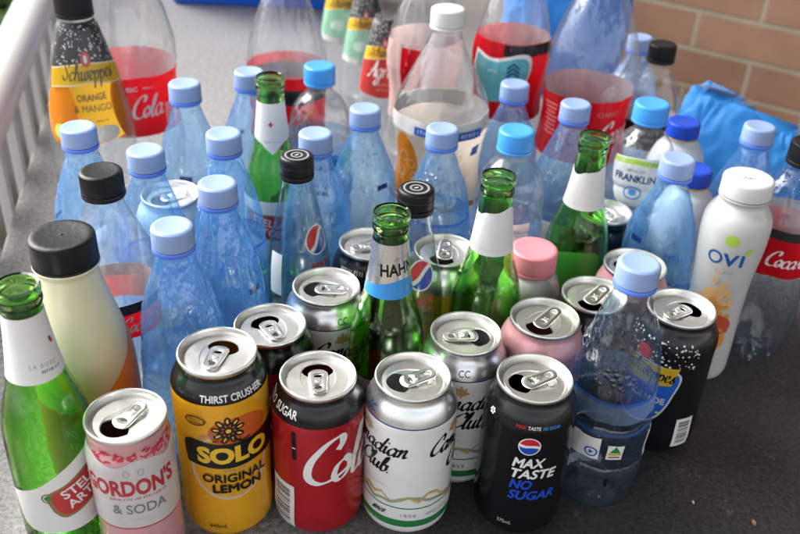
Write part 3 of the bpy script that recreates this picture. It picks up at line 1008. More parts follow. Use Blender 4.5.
def water_labels(spot, fancy=False):
    """the printed film and stickers of one bottle, each a part of its own"""
    def film_band(a):
        a.band(96, 112, PALE_FILM)
        a.band(112.0, 115, BLUE_FILM)
    def film_line(a):
        a.band(84, 87, BLUE_FILM)
    def recycling_label(a):
        a.put(rect(34, 22), spot - 24, 70, PAPER)
        a.put(ring(5, 5, 1.3), spot - 13, 66, BLUEP)
        a.put(poly([(2.2, 0), (-1.4, 2.2), (-1.4, -2.2)]), spot - 13, 66, BLUEP)
        for k in range(5): a.put(rect(15, .8), spot - 30, 77 - 2.6 * k, LGREY)
    def origin_sticker(a):
        a.put(rect(11.5, 15), spot + 4, 69, PAPER)
        a.put(poly([(-4, 0), (4, 0), (0, 7)]), spot + 4, 69, GREENP)
        a.put(rect(9.5, 2), spot + 4, 67.5, BANNER)
        a.put(rect(8, 1.2), spot + 4, 64.3, BLACK)
    def bar_code(a):
        a.put(rect(12, 26), spot + 40, 66, PAPER)
        a.put(mv(barcode(10, 23), spot + 40, 66), 0, 0, BLACK)
    def base_mark(a):
        a.put(rect(2.2, 8), spot + 2, 38, BLACK)
    def date_stamp(a):
        a.put(rect(13, 5), spot + 60, 128, NAVYP)
    out = [recycling_label, origin_sticker]
    if fancy or rnd.random() < .3: out.append(film_band)
    return out + ([film_line, bar_code, base_mark] if fancy else [date_stamp])

WG = 'water bottles with ice blue caps'
def water(x, y, H, label, turn, fancy=False):
    t = thing('water_bottle', label, 'water bottle', x, y, 0, turn, WG)
    pr = water_prof(H)
    DENT[t.name] = dict(amp=1.5, seed=rnd.uniform(0, 90), f=1.7, fz=16, crease=2.3, z0=4, z1=H - 32, flutes=rnd.choice((9, 10, 11)), fl=.55, fz0=105, fz1=H - 26)
    body_part(t, pr, PET_FRONT if fancy else PET_BLUE, 110)
    cap_part(t, 15, H - 15.2, H, CAP_ICE, ribs=.38)
    ring_part(t, 15.4, H - 19.2, H - 15.8, RING_BLUE)
    for fn in water_labels(0, fancy): label_part(t, pr, fn, fn.__name__, R=32)
    return t

for x, y, H, lab, turn, fz in (
    (-276.4, 696.2, 215, 'ice blue capped bottle directly below the orange and mango label', 140, 0),
    (-209.8, 659, 215, 'ice blue capped bottle between the black capped clear bottle and the white can', 60, 0),
    (-211.4, 804, 215, 'ice blue capped bottle in front of the big red labelled bottle, far left', -120, 0),
    (-160.9, 863.3, 207, 'ice blue capped bottle behind the green bottle with white pointed neck label', 100, 0),
    (-154.3, 698.3, 215, 'ice blue capped bottle left of the green bottle with the pointed neck label', -150, 0),
    (-141.9, 608.9, 215, 'ice blue capped bottle with a small dark mark, behind the dark cola can', -58, 0),
    (-160.5, 542.2, 215, 'ice blue capped bottle between the cream bottle and the yellow can', 170, 0),
    (-80, 729.6, 205, 'ice blue capped bottle right behind the left globe bottle', 60, 0),
    (-40.3, 802, 200, 'ice blue capped bottle left of the big orange labelled bottle', -70, 0),
    (32.5, 764.6, 200, 'ice blue capped bottle standing in front of the big orange labelled bottle', 120, 0),
    (110, 898, 195, 'ice blue capped bottle left of the large red labelled bottle at the back', -100, 0),
    (164.8, 840, 200, 'ice blue capped bottle right in front of the large red labelled bottle', 30, 0),
    (163, 525, 215, 'foremost ice blue capped bottle beside the black globe can, stickers near its base', 14, 1),
    (237, 719.7, 203, 'ice blue capped bottle left of the white yoghurt bottle', -150, 0),
    (335.8, 807.1, 200, 'ice blue capped bottle in front of the slumped blue bag', 80, 0),
    (280.2, 1093.8, 188, 'ice blue capped bottle at the back beside the small black cap', 120, 0)):
    water(x, y, H, lab, turn, bool(fz))

# ------------------------------------------------------------------ sky blue capped spring water bottles
def spring_prof(H):
    k = H - 215
    return Prof([(11.4, 197 + k), (12.6, 196.5 + k, 'c'), (12.6, 190 + k), (14.5, 187 + k), (21, 181 + k), (26.5, 173 + k * .8), (30, 162 + k * .6), (31.6, 150 + k * .4), (32, 140, 'c'), (32, 132), (30.8, 129), (32, 126), (32, 112), (30.8, 109), (32, 106), (32, 70), (30.8, 67), (32, 64), (32, 40), (30.8, 37), (32, 34), (31.5, 16), (28, 5), (23, 0), (18, 2), (0, 8)], 4)
def spring(x, y, H, r, label, fn, turn=0):
    t = thing('spring_water_bottle', label, 'water bottle', x, y, 0, turn, 'water bottles with sky blue caps')
    pr = spring_prof(H)
    DENT[t.name] = dict(amp=1.3, seed=rnd.uniform(0, 90), f=1.7, fz=18, crease=1.2, z0=20, z1=H - 34)
    body_part(t, pr, PET_CLEAR, 110, (5, 22, .12, 5))
    cap_part(t, r, H - 16, H, CAP_SKY, ribs=.3)
    ring_part(t, r + .3, H - 19.5, H - 16.6, CAP_SKY)
    label_part(t, pr, fn, R=32)
def l_c1(a):
    a.band(60, 140, PALE_FILM)
    a.put(ell(11, 15), 30, 118, LIME); a.put(ell(20, 9), 4, 120, SKYP)
    a.put(tiny(44, 4), 0, 96, BLUEP)
def l_c2(a):
    a.band(70, 138, PALE_FILM)
    a.put(rect(34, 36), 4, 122, WHITE)
    a.put(ell(13, 9), -2, 116, LIME)
    a.put(poly([(-17, 104), (18, 104), (18, 128), (4, 112), (-17, 108)]), 4, 0, SKYP)
    a.put(tiny(24, 4), 2, 132, BLUEP)
def l_c3(a):
    sh = spline([(-27, 160), (0, 163), (27, 160), (25, 138), (14, 116), (0, 112), (-14, 116), (-25, 138), (-27, 160)], 5)[:-1]
    a.put(poly(sh), 0, 0, PAPER)
    a.put(poly([(-26, 154), (0, 157), (26, 154), (26.4, 159), (0, 162), (-26.4, 159)]), 0, 0, LIME)
    a.put(tiny(18, 2.8), 0, 150, NAVYP)
    a.put(text('FRANKLIN', 7.5, 41, .03), 0, 142, NAVYP)
    a.put(ring(9, 7, 1.6), 0, 127, SKYP)
    a.put(ell(4, 3), 0, 127, SKYP)
    a.band(58, 100, PALE_FILM)
spring(-90.5, 868.2, 215, 15.7, 'sky blue capped clear bottle behind the row, near the pointed neck label', l_c1, 10)
spring(95.8, 730.5, 217, 15.8, 'sky blue capped clear bottle between the green bottles with white neck labels', l_c2, 2)
spring(235.1, 825.9, 210, 17, 'sky blue capped clear bottle with white and green badge label', l_c3, -4)

# ------------------------------------------------------------------ royal blue capped milky bottles
def milky(x, y, H, r, label):
    t = thing('sports_drink_bottle', label, 'drink bottle', x, y, 0, 20, 'milky bottles with royal blue caps')
    pr = Prof([(r - 2, H - 17.5), (r - 1, H - 18, 'c'), (r - 1, H - 20), (r + 5, H - 27), (27, H - 38), (30, H - 55), (30, H - 75), (30, 60), (30, 20), (28, 6), (23, 0), (0, 4)], 5)
    bm = bmesh.new(); mats = [MILKY_B]
    lathe(bm, pr.pts, 72)
    a = Art(bm, pr, mats, 30); a.base = .1
    a.band(42, 56, BLUEP); a.band(56.3, 58, WHITE)
    a.put(tiny(40, 6), 0, 84, SKYP)
    link('body', bm, mats, t)
    cap_part(t, r, H - 15, H, CAP_NAVY, ribs=.35)
    ring_part(t, r + .5, H - 17.4, H - 15.6, GOLD)
milky(283.4, 868.4, 175, 16.8, 'royal blue capped milky bottle beside the sky blue cap at the right')
milky(273, 774.5, 168, 16.2, 'royal blue capped milky bottle seen behind an ice blue cap')

# ------------------------------------------------------------------ green glass beer bottles
def beer_prof(H=225):
    k = H - 225
    return [(13.0, 225 + k), (13.6, 223.5 + k), (13.6, 219.5 + k), (12.9, 218 + k), (13.5, 216 + k), (13.5, 212.5 + k), (12.7, 210.5 + k), (12.9, 204 + k), (13.8, 193 + k), (15.4, 178 + k * .8), (17.4, 163 + k * .6), (20.2, 150 + k * .5), (24.2, 137 + k * .4), (27.4, 124 + k * .3), (29, 108), (29.3, 95), (29.3, 60), (29.3, 20), (28.4, 7), (25.5, 1), (22, 0)]
def beer(x, y, H, label, neck, front=None, turn=0, bodyR=29.3):
    t = thing('beer_bottle', label, 'beer bottle', x, y, 0, turn, 'open green glass beer bottles')
    out = beer_prof(H)
    inner = [(max(r - 2.6, 8.5), z) for r, z in out if z > 12]
    k = Prof(out, 3)
    # outer wall, base, then the inner wall back up to the lip
    pts = k.pts + [(18, 2.5), (0, 7)]
    bm = bmesh.new()
    lathe(bm, pts, 110)
    ip = Prof([(11.4, H - .6)] + [(max(r - 2.8, 9.6), z) for r, z in out[5:] if z > 14] + [(24, 10), (14, 9.5), (0, 12)], 3).pts
    lathe(bm, [(0, 12.0)] + ip[::-1][1:] + [(k.pts[0][0], k.pts[0][1])], 110)
    bmesh.ops.remove_doubles(bm, verts=bm.verts[:], dist=1e-6)
    bmesh.ops.recalc_face_normals(bm, faces=bm.faces[:])
    link('body', bm, GLASS_GREEN, t, angle=50)
    if neck: label_part(t, k, neck, 'neck_label', base=.2)
    if front: label_part(t, k, front, 'label', R=29.3, base=.2)

def cartouche(a, u, z, rot):
    c = spline([(-25, -4), (-22, 9), (-8, 11), (6, 13), (20, 12), (26, 3), (24, -9), (8, -11), (-6, -13), (-21, -12), (-25, -4)], 5)[:-1]
    a.put(mv(poly(c), 0, 0, 0, 1.12, 1.16), u, z, ink('dark_gold_print', (.25, .17, .05)), rot)
    for sx, sy in ((-25, 8), (26, -8)):
        a.put(mv(ring(4.5, 4.5, 1.2, 20), sx, sy), u, z, ink('dark_gold_print', (.25, .17, .05)), rot)
        a.put(mv(ell(2.6, 2.6, 12), sx, sy), u, z, GREENP, rot)
    a.put(poly(c), u, z, ink('scarlet_print', (.50, .02, .02)), rot)
    a.put(mv(text('STELLA', 8.2, 35, .02), 1, 5), u, z, WHITE, rot)
    a.put(mv(text('ARTOIS', 8.2, 35, .02), 0, -5.2), u, z, WHITE, rot)
def n_g1(a):
    a.band(160, 207, PAPER)
    a.put(text('LA BIERE', 3.2, 17, space=1.3), 4, 172, GREY, -6)
    a.put(script('fondee', 2.2, .25) if False else script('leuven', 2.2, .25) if False else tiny(14, 2.2), 9, 167, BLACK, -6)
    a.put(mv(ell(1.4, 3.2, 8), 0, 0), 13, 186, DEEPRED, 20)
def f_g1(a):
    a.put(poly(spline([(-42, 70), (-20, 80), (0, 94), (22, 106), (46, 112), (52, 80), (46, 48), (20, 40), (-8, 38), (-34, 42), (-42, 70)], 4)[:-1]), 0, 0, PAPER)
    cartouche(a, 14, 73, 21)
    a.put(tiny(22, 2.4), 24, 48, LGREY, 15)
    for k in range(4): a.put(ell(1.3, 1.3, 8), 20 + 4 * k, 98 + 1.6 * k, DEEPRED)
def n_g2(a):
    r = a.p.r(180)
    hw = 2.0 * r
    a.put(poly([(-hw, 207), (-hw, 172), (-14, 168), (0, 158), (14, 168), (hw, 172), (hw, 207)]), 0, 0, PAPER)
    a.put(poly([(0, 3.5), (1, 1), (3, 0), (1, -1), (0, -3.5), (-1, -1), (-3, 0), (-1, 1)]), -1, 187, ink('scarlet_print', (.50, .02, .02)))
    a.put(tiny(15, 1.8), 0, 170, GREY)
def f_g2(a):
    a.band(50, 112, PAPER, a0=-1.5, a1=1.5)
    cartouche(a, -8, 84, -12)
    a.put(ell(10, 6), 20, 100, GREENP)
def n_g3(a):
    a.band(168, 204, SILVER)
    a.put(poly(spline([(-52, 166), (-20, 170), (0, 174), (16, 176), (34, 173), (52, 166), (52, 161), (-52, 161)], 4)), 0, 0, SKYP)
    a.put(text('HAHN', 10, 27, .03), 7, 184.5, BLACK, 4)
    a.put(tiny(13, 2.2), 10, 193, GREY, 4)
def f_g3(a):
    a.band(48, 92, SILVER, a0=-1.3, a1=1.3)
    a.put(text('HAHN', 16, 46, .02), 0, 74, BLACK)
    a.put(rect(70, 10), 0, 55, SKYP)
def n_plain(z0, z1, lip=False):
    def f(a):
        r = random.Random(int(z1)); W = 69
        top = [(W - 2 * W * i / 40, z1 - 3.5 + r.uniform(-.5, .5) + 3.2 * math.sin(i * PI / 10 + z1) + 1.2 * math.sin(i * PI / 5 + 2 * z1)) for i in range(41)]
        top[-1] = (-W, top[0][1])
        a.put(poly([(-W, z0), (W, z0)] + top), 0, 0, PAPER)
        a.put(tiny(18, 1.6), 0, z0 + 5, LGREY)
    return f
def f_g5(a):
    a.put(poly(spline([(-20, 112), (0, 116), (20, 112), (22, 84), (20, 60), (-20, 60), (-22, 84), (-20, 112)], 4)[:-1]), 3, 0, ink('lime_paper_label', (.05, .34, .03), 0.5))
beer(-230.6, 447.3, 225, 'green beer bottle with red STELLA ARTOIS oval at the near left corner', n_g1, f_g1, 4)
beer(-128.9, 794.5, 229, 'green beer bottle with a pointed white neck label behind the left water bottles', n_g2, f_g2, 0)
beer(-7.8, 560, 225, 'green beer bottle with silver and blue HAHN neck label behind the red and white cans', n_g3, f_g3, 0)
beer(72.1, 621, 227, 'green beer bottle with plain white neck label, left of the pink cap', n_plain(164, 204), None, 0)
beer(162.6, 723.7, 218, 'green beer bottle with white neck label and green body label, right of the pink cap', n_plain(153, 192), f_g5, 0)

# ------------------------------------------------------------------ clear glass globe bottles
def glassbottle(x, y, H, r, label, turn, u, tilt=-24):
    t = thing('soft_drink_bottle', label, 'soft drink bottle', x, y, 0, turn, 'clear glass bottles with black screw caps')
    k = H - 212
    pr = Prof([(11.5, 192 + k), (12.6, 191 + k, 'c'), (12.8, 186 + k), (14.2, 178 + k), (17, 165 + k), (20.2, 150 + k), (23.6, 134 + k * .8), (26, 118 + k * .6), (26.9, 104), (26.9, 60), (26.2, 45), (26.9, 30), (26, 10), (22, 1), (19, 0), (14, 3), (0, 5)], 5)
    body_part(t, pr, GLASS_CLEAR, 110)
    def top(bm, mats, z):
        flat_on(bm, mats, ring(r * .72, r * .72, 1.6), z + .08, GREY)
        flat_on(bm, mats, ring(r * .36, r * .36, 1.5), z + .08, GREY)
        flat_on(bm, mats, mv(rect(3.4, 1.4), 0, 0, 30), z + .09, LGREY)
    cap_part(t, r, H - 15, H, CAP_BLACK, ribs=0, top=top)
    ring_part(t, r + .35, H - 9.4, H - 7.6, CAP_BLACK, 'cap_bead')
    ring_part(t, r + .2, H - 20, H - 16, CAP_BLACK)
    def f(a):
        globe(a, u, 144, 12.0, tilt)
        red = ink('globe_red_print', (.55, .02, .03))
        a.put(heavy('MAX', 6.8, 20, .5, .15), u + 1, 121, ink('brick_red_print', (.45, .06, .03)))
        a.put(tiny(18, 2.6), u, 113, GREY)
        a.put(rect(13, 40), u - 42, 112, PAPER)
    label_part(t, pr, f, R=26)
glassbottle(-88.1, 663.1, 215, 13.9, 'clear glass bottle with black cap, further left of the two globe bottles', 0, 20, 40)
glassbottle(9.6, 622.5, 212, 14.4, 'clear glass bottle with black cap and full globe mark beside the silver neck label', 0, 10, 28)

# ------------------------------------------------------------------ big soft drink bottles
def big_prof(H, R, k=1.0, cone=False):
    if cone:
        return Prof([(12, H - 17), (13.5, H - 17.5, 'c'), (13.5, H - 22), (15.5, H - 27), (22, H - 42), (31, H - 60), (40, H - 78), (45.5, H - 90), (R, H - 102), (R, H - 120, 'c'), (R - .6, H - 122), (R - .6, 80), (R, 78), (R, 40), (R - 3, 20), (R - 10, 4), (R - 18, 0), (R - 26, 3), (0, 10)], 5)
    a = (H - 166) / 164
    return Prof([(11.2, H - 16), (12.4, H - 16.5, 'c'), (12.4, H - 21), (13.5, H - 30), (R * .33, H - 44 * a), (R * .56, H - 68 * a), (R * .77, H - 94 * a), (R * .92, H - 120 * a), (R * .99, H - 144 * a), (R, H - 158 * a, 'c'), (R - .8, H - 162 * a), (R - .8, 90), (R, 86), (R, 60), (R - 1, 42), (R * .86, 16), (R * .64, 2), (R * .54, 0), (R * .4, 3), (0, 12)], 5)
def bigbottle(x, y, H, R, label, fn, capm=None, cone=False, capr=15.5, turn=0, mat=None, name='soda_bottle'):
    t = thing(name, label, 'soft drink bottle', x, y, 0, turn, 'large clear plastic soft drink bottles')
    pr = big_prof(H, R, cone=cone)
    DENT[t.name] = dict(amp=2.4, seed=rnd.uniform(0, 90), f=1.8, fz=11, crease=2.2, z0=60, z1=H - 34)
    body_part(t, pr, mat or PET_CLEAR, 110, None if cone else (5, 55, .16, 12))
    cap_part(t, capr, H - 16, H, capm or CAP_BLACK, ribs=.3)
    ring_part(t, capr + .4, H - 19.5, H - 16.6, capm or CAP_BLACK)
    label_part(t, pr, fn, R=R)
def l_L1(a):
    a.band(97, 166, RED_LABEL)
    a.put(text('CLASSIC', 5.5, 27, .03), -14, 153, WHITE)
    a.put(tiny(13, 2.2), 12, 153, WHITE)
    sc, W = cola_script(12.5)
    a.put(sc, -56, 119, WHITE)
    for k in range(5): a.put(rect(1.6, 24), 34 + 2.8 * k, 118, WHITE)
def l_L2(a):
    a.band(150, 158, RED_LABEL); a.band(176, 188, RED_LABEL); a.band(158, 176, BLACK_LABEL)
    a.band(110, 150, RED_LABEL)
    sc, W = cola_script(9); a.put(sc, -34, 128, WHITE)
def l_L3(a):
    a.band(92, 167, RED_LABEL)
    sc, W = cola_script(12.5); a.put(sc, 22, 116, WHITE)
    for k in range(8): a.put(rect(22 - 3 * (k % 3), 1.8), -44, 154 - 5 * k, ink('rose_text_print', (.66, .16, .16)))
    a.put(text('1', 13, 4, .04), -26, 108, WHITE)
    a.put(text('CLASSIC', 5.5, 27, .03), 30, 152, ink('rose_text_print', (.66, .16, .16)))
def l_W(a):
    a.band(86, 177, sleeve('cream_film_label', (.80, .68, .55), (.84, .82, .79), .55))
    a.band(160, 176.5, ink('pale_cream_print', (.76, .72, .66)))
    r = random.Random(12)
    a.put(poly(spline([(-75, 86), (-60, 140), (-42, 158), (-28, 140), (-22, 100), (-18, 86)], 4)), 0, 0, ORANGE)
    for k in range(26):
        a.put(ring(*([r.uniform(3, 6.5)] * 2), .8, 16), r.uniform(-50, 50), r.uniform(92, 140), ink('pale_orange_print', (.80, .50, .28)))
    for u, z, ww in ((-14, 166, 24), (32, 164, 28)):
        a.put(rect(ww, 9), u, z, BLUEP)
        a.put(tiny(ww - 6, 4.6, 1, int(ww)), u, z, WHITE)
    a.put(rect(13, 11), 44, 143, BLUEP)
    a.put(tiny(8, 4.6), 44, 143, WHITE)
    a.band(80, 86, ORANGE)
def l_L5(a):
    a.band(110, 203, sleeve('faded_pink_label', (.70, .50, .47), (.66, .52, .50)))
    a.put(rect(26, 50), -16, 174, RED_LABEL)
def l_L6(a):
    a.band(110, 203, RED_LABEL)
    a.put(rect(70, 13), 26, 196, BLACK)
    sw = spline([(-46, 190), (-20, 184), (10, 192), (24, 186), (22, 162), (10, 140), (-30, 132), (-48, 150), (-46, 190)], 5)[:-1]
    a.put(mv(poly(sw), 0, 0, 0, 1.05, 1.01), 0, -1, WHITE)
    a.put(mv(poly(sw), 0, 0, 0, .96, .94), -1, 8, TEAL)
    for k in range(3): a.put(stroke([(-7, 0), (0, 6), (7, 0)], 2.6, 2.6, smooth=False), 4, 166 + 5 * k, NAVYP)
    a.put(tiny(14, 4), -20, 170, WHITE)
bigbottle(-318.4, 976.5, 330, 54, 'big cola bottle with red CLASSIC label behind the orange and mango bottle', l_L1, turn=8)
bigbottle(-132.8, 935.3, 320, 44, 'large clear bottle with black and red label band, left of the lime bottles', l_L2)
bigbottle(201.2, 974.8, 330, 52, 'largest red labelled clear bottle, in front of the brick wall', l_L3, turn=0)
bigbottle(34, 871, 278, 48, 'big bottle with white cap and orange label in the middle of the back row', l_W, CAP_WHITE, True, 16.8)
bigbottle(16.1, 1011.1, 320, 44, 'large clear bottle with faded red label behind the white capped bottle', l_L5)
bigbottle(118, 1033.2, 320, 44, 'large clear bottle with red, black and teal label right of the white cap', l_L6)

# ------------------------------------------------------------------ cone shouldered fizzy drink bottles
def fizzbottle(x, y, H, R, label, k, fn, turn=0):
    t = thing('mixer_bottle', label, 'soft drink bottle', x, y, 0, turn, 'cone shouldered mixer bottles')
    # profile of the large one, scaled by k
    P = [(14, 253), (16.5, 252, 'c'), (16.8, 247), (19.5, 242), (23, 231), (27.5, 215), (31.6, 198), (36, 176), (40.2, 150), (42.6, 128), (43, 110), (43, 60), (43, 25), (40, 8), (33, 0), (22, 2), (0, 10)]
    pr = Prof([(p[0] * k, p[1] * k, *p[2:]) for p in P], 5)
    DENT[t.name] = dict(amp=1.2, seed=rnd.uniform(0, 90), f=1.7, fz=12, crease=1.0, z0=20, z1=H - 34)
    body_part(t, pr, PET_CLEAR, 110)
    cap_part(t, 18.2 * max(k, .8), H - 16 * k - 2, H, CAP_BLACK, ribs=.3)
    ring_part(t, 18.5 * max(k, .8), H - 20.5 * k - 2, H - 16.6 * k - 2, CAP_BLACK)
    label_part(t, pr, fn, R=43 * k)
def fan(z0, z1, a=1.25): return poly([(-a * 43, z1), (a * 43, z1), (a * 43, z0), (0, z0 - 5), (-a * 43, z0)][::-1])
def l_S(k, low, lowtext, words, extra):
    def f(a):
        def sc(sh): return mv(sh, 0, 0, 0, k)
        W = 1.22 * 43
        a.put(sc(poly([(-W, 133), (0, 128), (W, 133), (W, 247), (-W, 247)])), 0, 0, low)
        extra(a, sc, W)
        a.put(sc(poly([(-W, 200), (-20, 204), (0, 206), (20, 204), (W, 200), (W, 247), (-W, 247)])), 0, 0, BLACK_LABEL)
        r = random.Random(int(k * 100) + len(words))
        for i in range(150):
            s = r.uniform(.4, 1.1)
            a.put(sc(mv(ell(s * 1.5, s, 6), r.uniform(-W, W), r.uniform(208, 245))), 0, 0, LGREY, step=.002)
        wave = [(-W, 184), (-24, 188), (0, 191), (24, 188), (W, 184), (W, 204), (24, 209), (0, 211), (-24, 209), (-W, 204)]
        a.put(sc(mv(poly(wave), 0, 0, 0, 1, 1)), 0, 0, ink('pale_banner_edge', (.72, .60, .36)))
        wave2 = [(p[0], p[1] + (1.4 if i < 5 else -1.4)) for i, p in enumerate(wave)]
        a.put(sc(poly(wave2)), 0, 0, BANNER)
        a.put([sc(mv(s, 0, 194)) for s in script('Schweppes', 8.6, .24, .1, 'C', 1.05)], 0, 0, ink('brown_print', (.06, .035, .01)))
        a.put(sc(mv(ell(7, 7.5), 0, 214)), 0, 0, ink('seal_red_print', (.42, .03, .03)))
        a.put(sc(mv(ell(2.4, 4), 0, 214)), 0, 0, LGREY)
        for s, z, h, w_ in words: a.put(sc(mv(text(s, h, w_, .015), 0, z)), 0, 0, lowtext)
    return f
def x_mango(a, sc, W):
    a.put(sc(mv(ell(22, 34), -40, 160)), 0, 0, ORANGE)
    a.put(sc(mv(ell(20, 34), 44, 158)), 0, 0, ink('mango_red_print', (.55, .08, .02)))
    a.put(sc(mv(ell(10, 24), 32, 164)), 0, 0, ORANGE)
    a.put(sc(mv(ell(9, 8), -40, 140)), 0, 0, LIME)
    a.put(sc(mv(ell(17, 9), 8, 138)), 0, 0, ink('cream_print', (.74, .62, .50)))
    a.put(sc(mv(tiny(14, 2.2), 8, 152)), 0, 0, BLACK)
def x_agrum(a, sc, W):
    a.put([sc(mv(s, 0, 162)) for s in script('Agrum', 13, .26, .25)], 0, 0, WHITE)
    a.put(sc(mv(tiny(38, 3.4), 0, 150)), 0, 0, LGREY)
    a.put(sc(mv(tiny(22, 3.2), 0, 142)), 0, 0, LGREY)
def x_lime(a, sc, W):
    a.put(sc(mv(poly([(-W, 3), (0, -2), (W, 3), (W, 12), (0, 7), (-W, 12)]), 0, 131)), 0, 0, LGREY)
    a.put(sc(mv(ell(15, 9), -10, 162)), 0, 0, ink('pale_mint_print', (.55, .74, .60)))
brown = ink('brown_print', (.06, .035, .01))
fizzbottle(-333.6, 879, 272, 43, 'orange and mango mixer bottle with black cap beside the white rail', 1.0,
           l_S(1.0, sleeve('amber_label_print', (.82, .45, .03), (.6, .5, .3)), brown, [('ORANGE', 177, 7, 33), ('& MANGO', 166, 7, 40)], x_mango), 6)
fizzbottle(-32.6, 1101.7, 240, 33, 'mixer bottle with black, yellow and coral red label left of the white cap', .78,
           l_S(.78, CORAL, WHITE, [], x_agrum))
fizzbottle(-62.8, 1208.4, 240, 33, 'mint green labelled mixer bottle just behind the coral red one', .78,
           l_S(.78, MINT, GREENP, [], x_lime))
fizzbottle(-100.8, 1293.3, 240, 33, 'mint green labelled mixer bottle furthest back on the table', .78,
           l_S(.78, MINT, GREENP, [], x_lime))

# ------------------------------------------------------------------ black capped cola bottles
def colabottle(x, y, H, R, r, label, fn, turn=0, mat=None):
    t = thing('cola_bottle', label, 'soft drink bottle', x, y, 0, turn, 'clear plastic bottles with black caps')
    k = H - 226
    pr = Prof([(11.6, 208 + k), (13, 207 + k, 'c'), (13, 202 + k), (14.6, 197 + k), (19.5, 185 + k), (25, 171 + k), (29, 157 + k * .8), (31.5, 142 + k * .5), (32, 128, 'c'), (31.6, 126), (31.6, 92), (32, 90), (31, 74), (31.4, 60), (32, 44), (31, 25), (26, 8), (19, 0), (15, 2), (0, 9)], 5)
    pr.pts = [(q * R / 32, z) for q, z in pr.pts]
    DENT[t.name] = dict(amp=1.6, seed=rnd.uniform(0, 90), f=1.7, fz=16, crease=1.5, z0=20, z1=H - 34)
    body_part(t, pr, mat or PET_CLEAR, 110, (5, 40, .15, 9))
    cap_part(t, r, H - 16, H, CAP_BLACK, ribs=.45)
    ring_part(t, r + .35, H - 20.5, H - 16.6, CAP_BLACK)
    label_part(t, pr, fn, R=R)
def l_K1(a):
    a.band(94, 126, RED_LABEL); a.band(116, 126.4, BLACK_LABEL)
    sc, W = cola_script(7); a.put(sc, -20, 99, WHITE)
def l_K5(a):
    a.band(94, 126, BLACK_LABEL); a.put(tiny(34, 5, 2, 3), 0, 110, LGREY)
def l_K6(a):
    a.band(106, 144, RED_LABEL); a.band(144, 153, BLACK_LABEL)
    sc, W = cola_script(8); a.put(sc, -2, 117, WHITE)
    a.put(rect(6, 6), -16, 112, BLACK)
colabottle(-224.4, 594.2, 228, 32.5, 15.9, 'clear cola bottle with ribbed black cap behind the cream bottle', l_K1, 30)
colabottle(282.5, 997.7, 212, 32, 15.4, 'clear bottle with small black cap in front of the bricks', l_K5)
def K6():
    t = thing('cola_bottle', 'wet clear bottle with black and red label at the right edge', 'soft drink bottle', 345.1, 718.4, 0, -8, 'clear plastic bottles with black caps')
    pr = Prof([(11.6, 207), (13, 206, 'c'), (13, 201), (15, 196), (21, 186), (27, 174), (31, 163), (33.4, 155), (33.6, 152), (33.6, 108), (34, 104), (33, 88), (32.6, 70), (33.6, 52), (33, 28), (27, 8), (20, 0), (16, 2), (0, 9)], 5)
    DENT[t.name] = dict(amp=2.0, seed=5.0, f=1.7, fz=16, crease=2.0, z0=20, z1=190)
    body_part(t, pr, PET_DROPS, 110, (5, 42, .15, 9))
    cap_part(t, 15.5, 209, 225, CAP_BLACK, ribs=.45)
    ring_part(t, 15.8, 204.5, 208.4, CAP_BLACK)
    label_part(t, pr, l_K6, R=34)
K6()

# ------------------------------------------------------------------ opaque bottles
def cream():
    t = thing('milk_drink_bottle', 'cream coloured bottle with wide black cap behind the green STELLA ARTOIS bottle', 'drink bottle', -228.6, 517.7)
    H = 218
    pr = Prof([(19, 198), (22.2, 197.4), (22.6, 196), (22, 194.5), (20.6, 193), (21, 186), (23, 176), (26.6, 162), (30.6, 146), (34, 130), (36.2, 114), (37, 98), (37, 60), (37, 15), (34, 3), (29, 0), (0, 3)], 5)
    bm = bmesh.new(); mats = [CREAM_B]
    lathe(bm, pr.pts, 96)
    a = Art(bm, pr, mats, 37); a.base = .1
    a.put(poly(spline([(-60, 104), (-40, 98), (-12, 94), (12, 104), (34, 122), (60, 134), (60, 20), (-60, 20)], 5)), 0, 0, ink('solid_orange_print', (.80, .25, .02)))
    a.put(poly(spline([(-70, 122), (-40, 116), (-20, 106), (-8, 96), (-20, 92), (-40, 94), (-70, 98)], 5)), 0, 0, ink('pale_lime_print', (.50, .58, .16)))
    a.put(tiny(50, 7, 2, 5), 4, 66, WHITE)
    link('body', bm, mats, t, angle=50)
    def top(bm, mats, z):
        flat_on(bm, mats, ring(1.9, 1.9, .6, 16), z + .06, CAP_BLACK)
        lathe(bm, [(0, z + .6), (.8, z + .5), (1.4, z)], 12, 0)
    cap_part(t, 22, 199.5, H, CAP_BLACK, ribs=.25, top=top)
    ring_part(t, 22.3, 195.8, 199, CAP_BLACK)
cream()
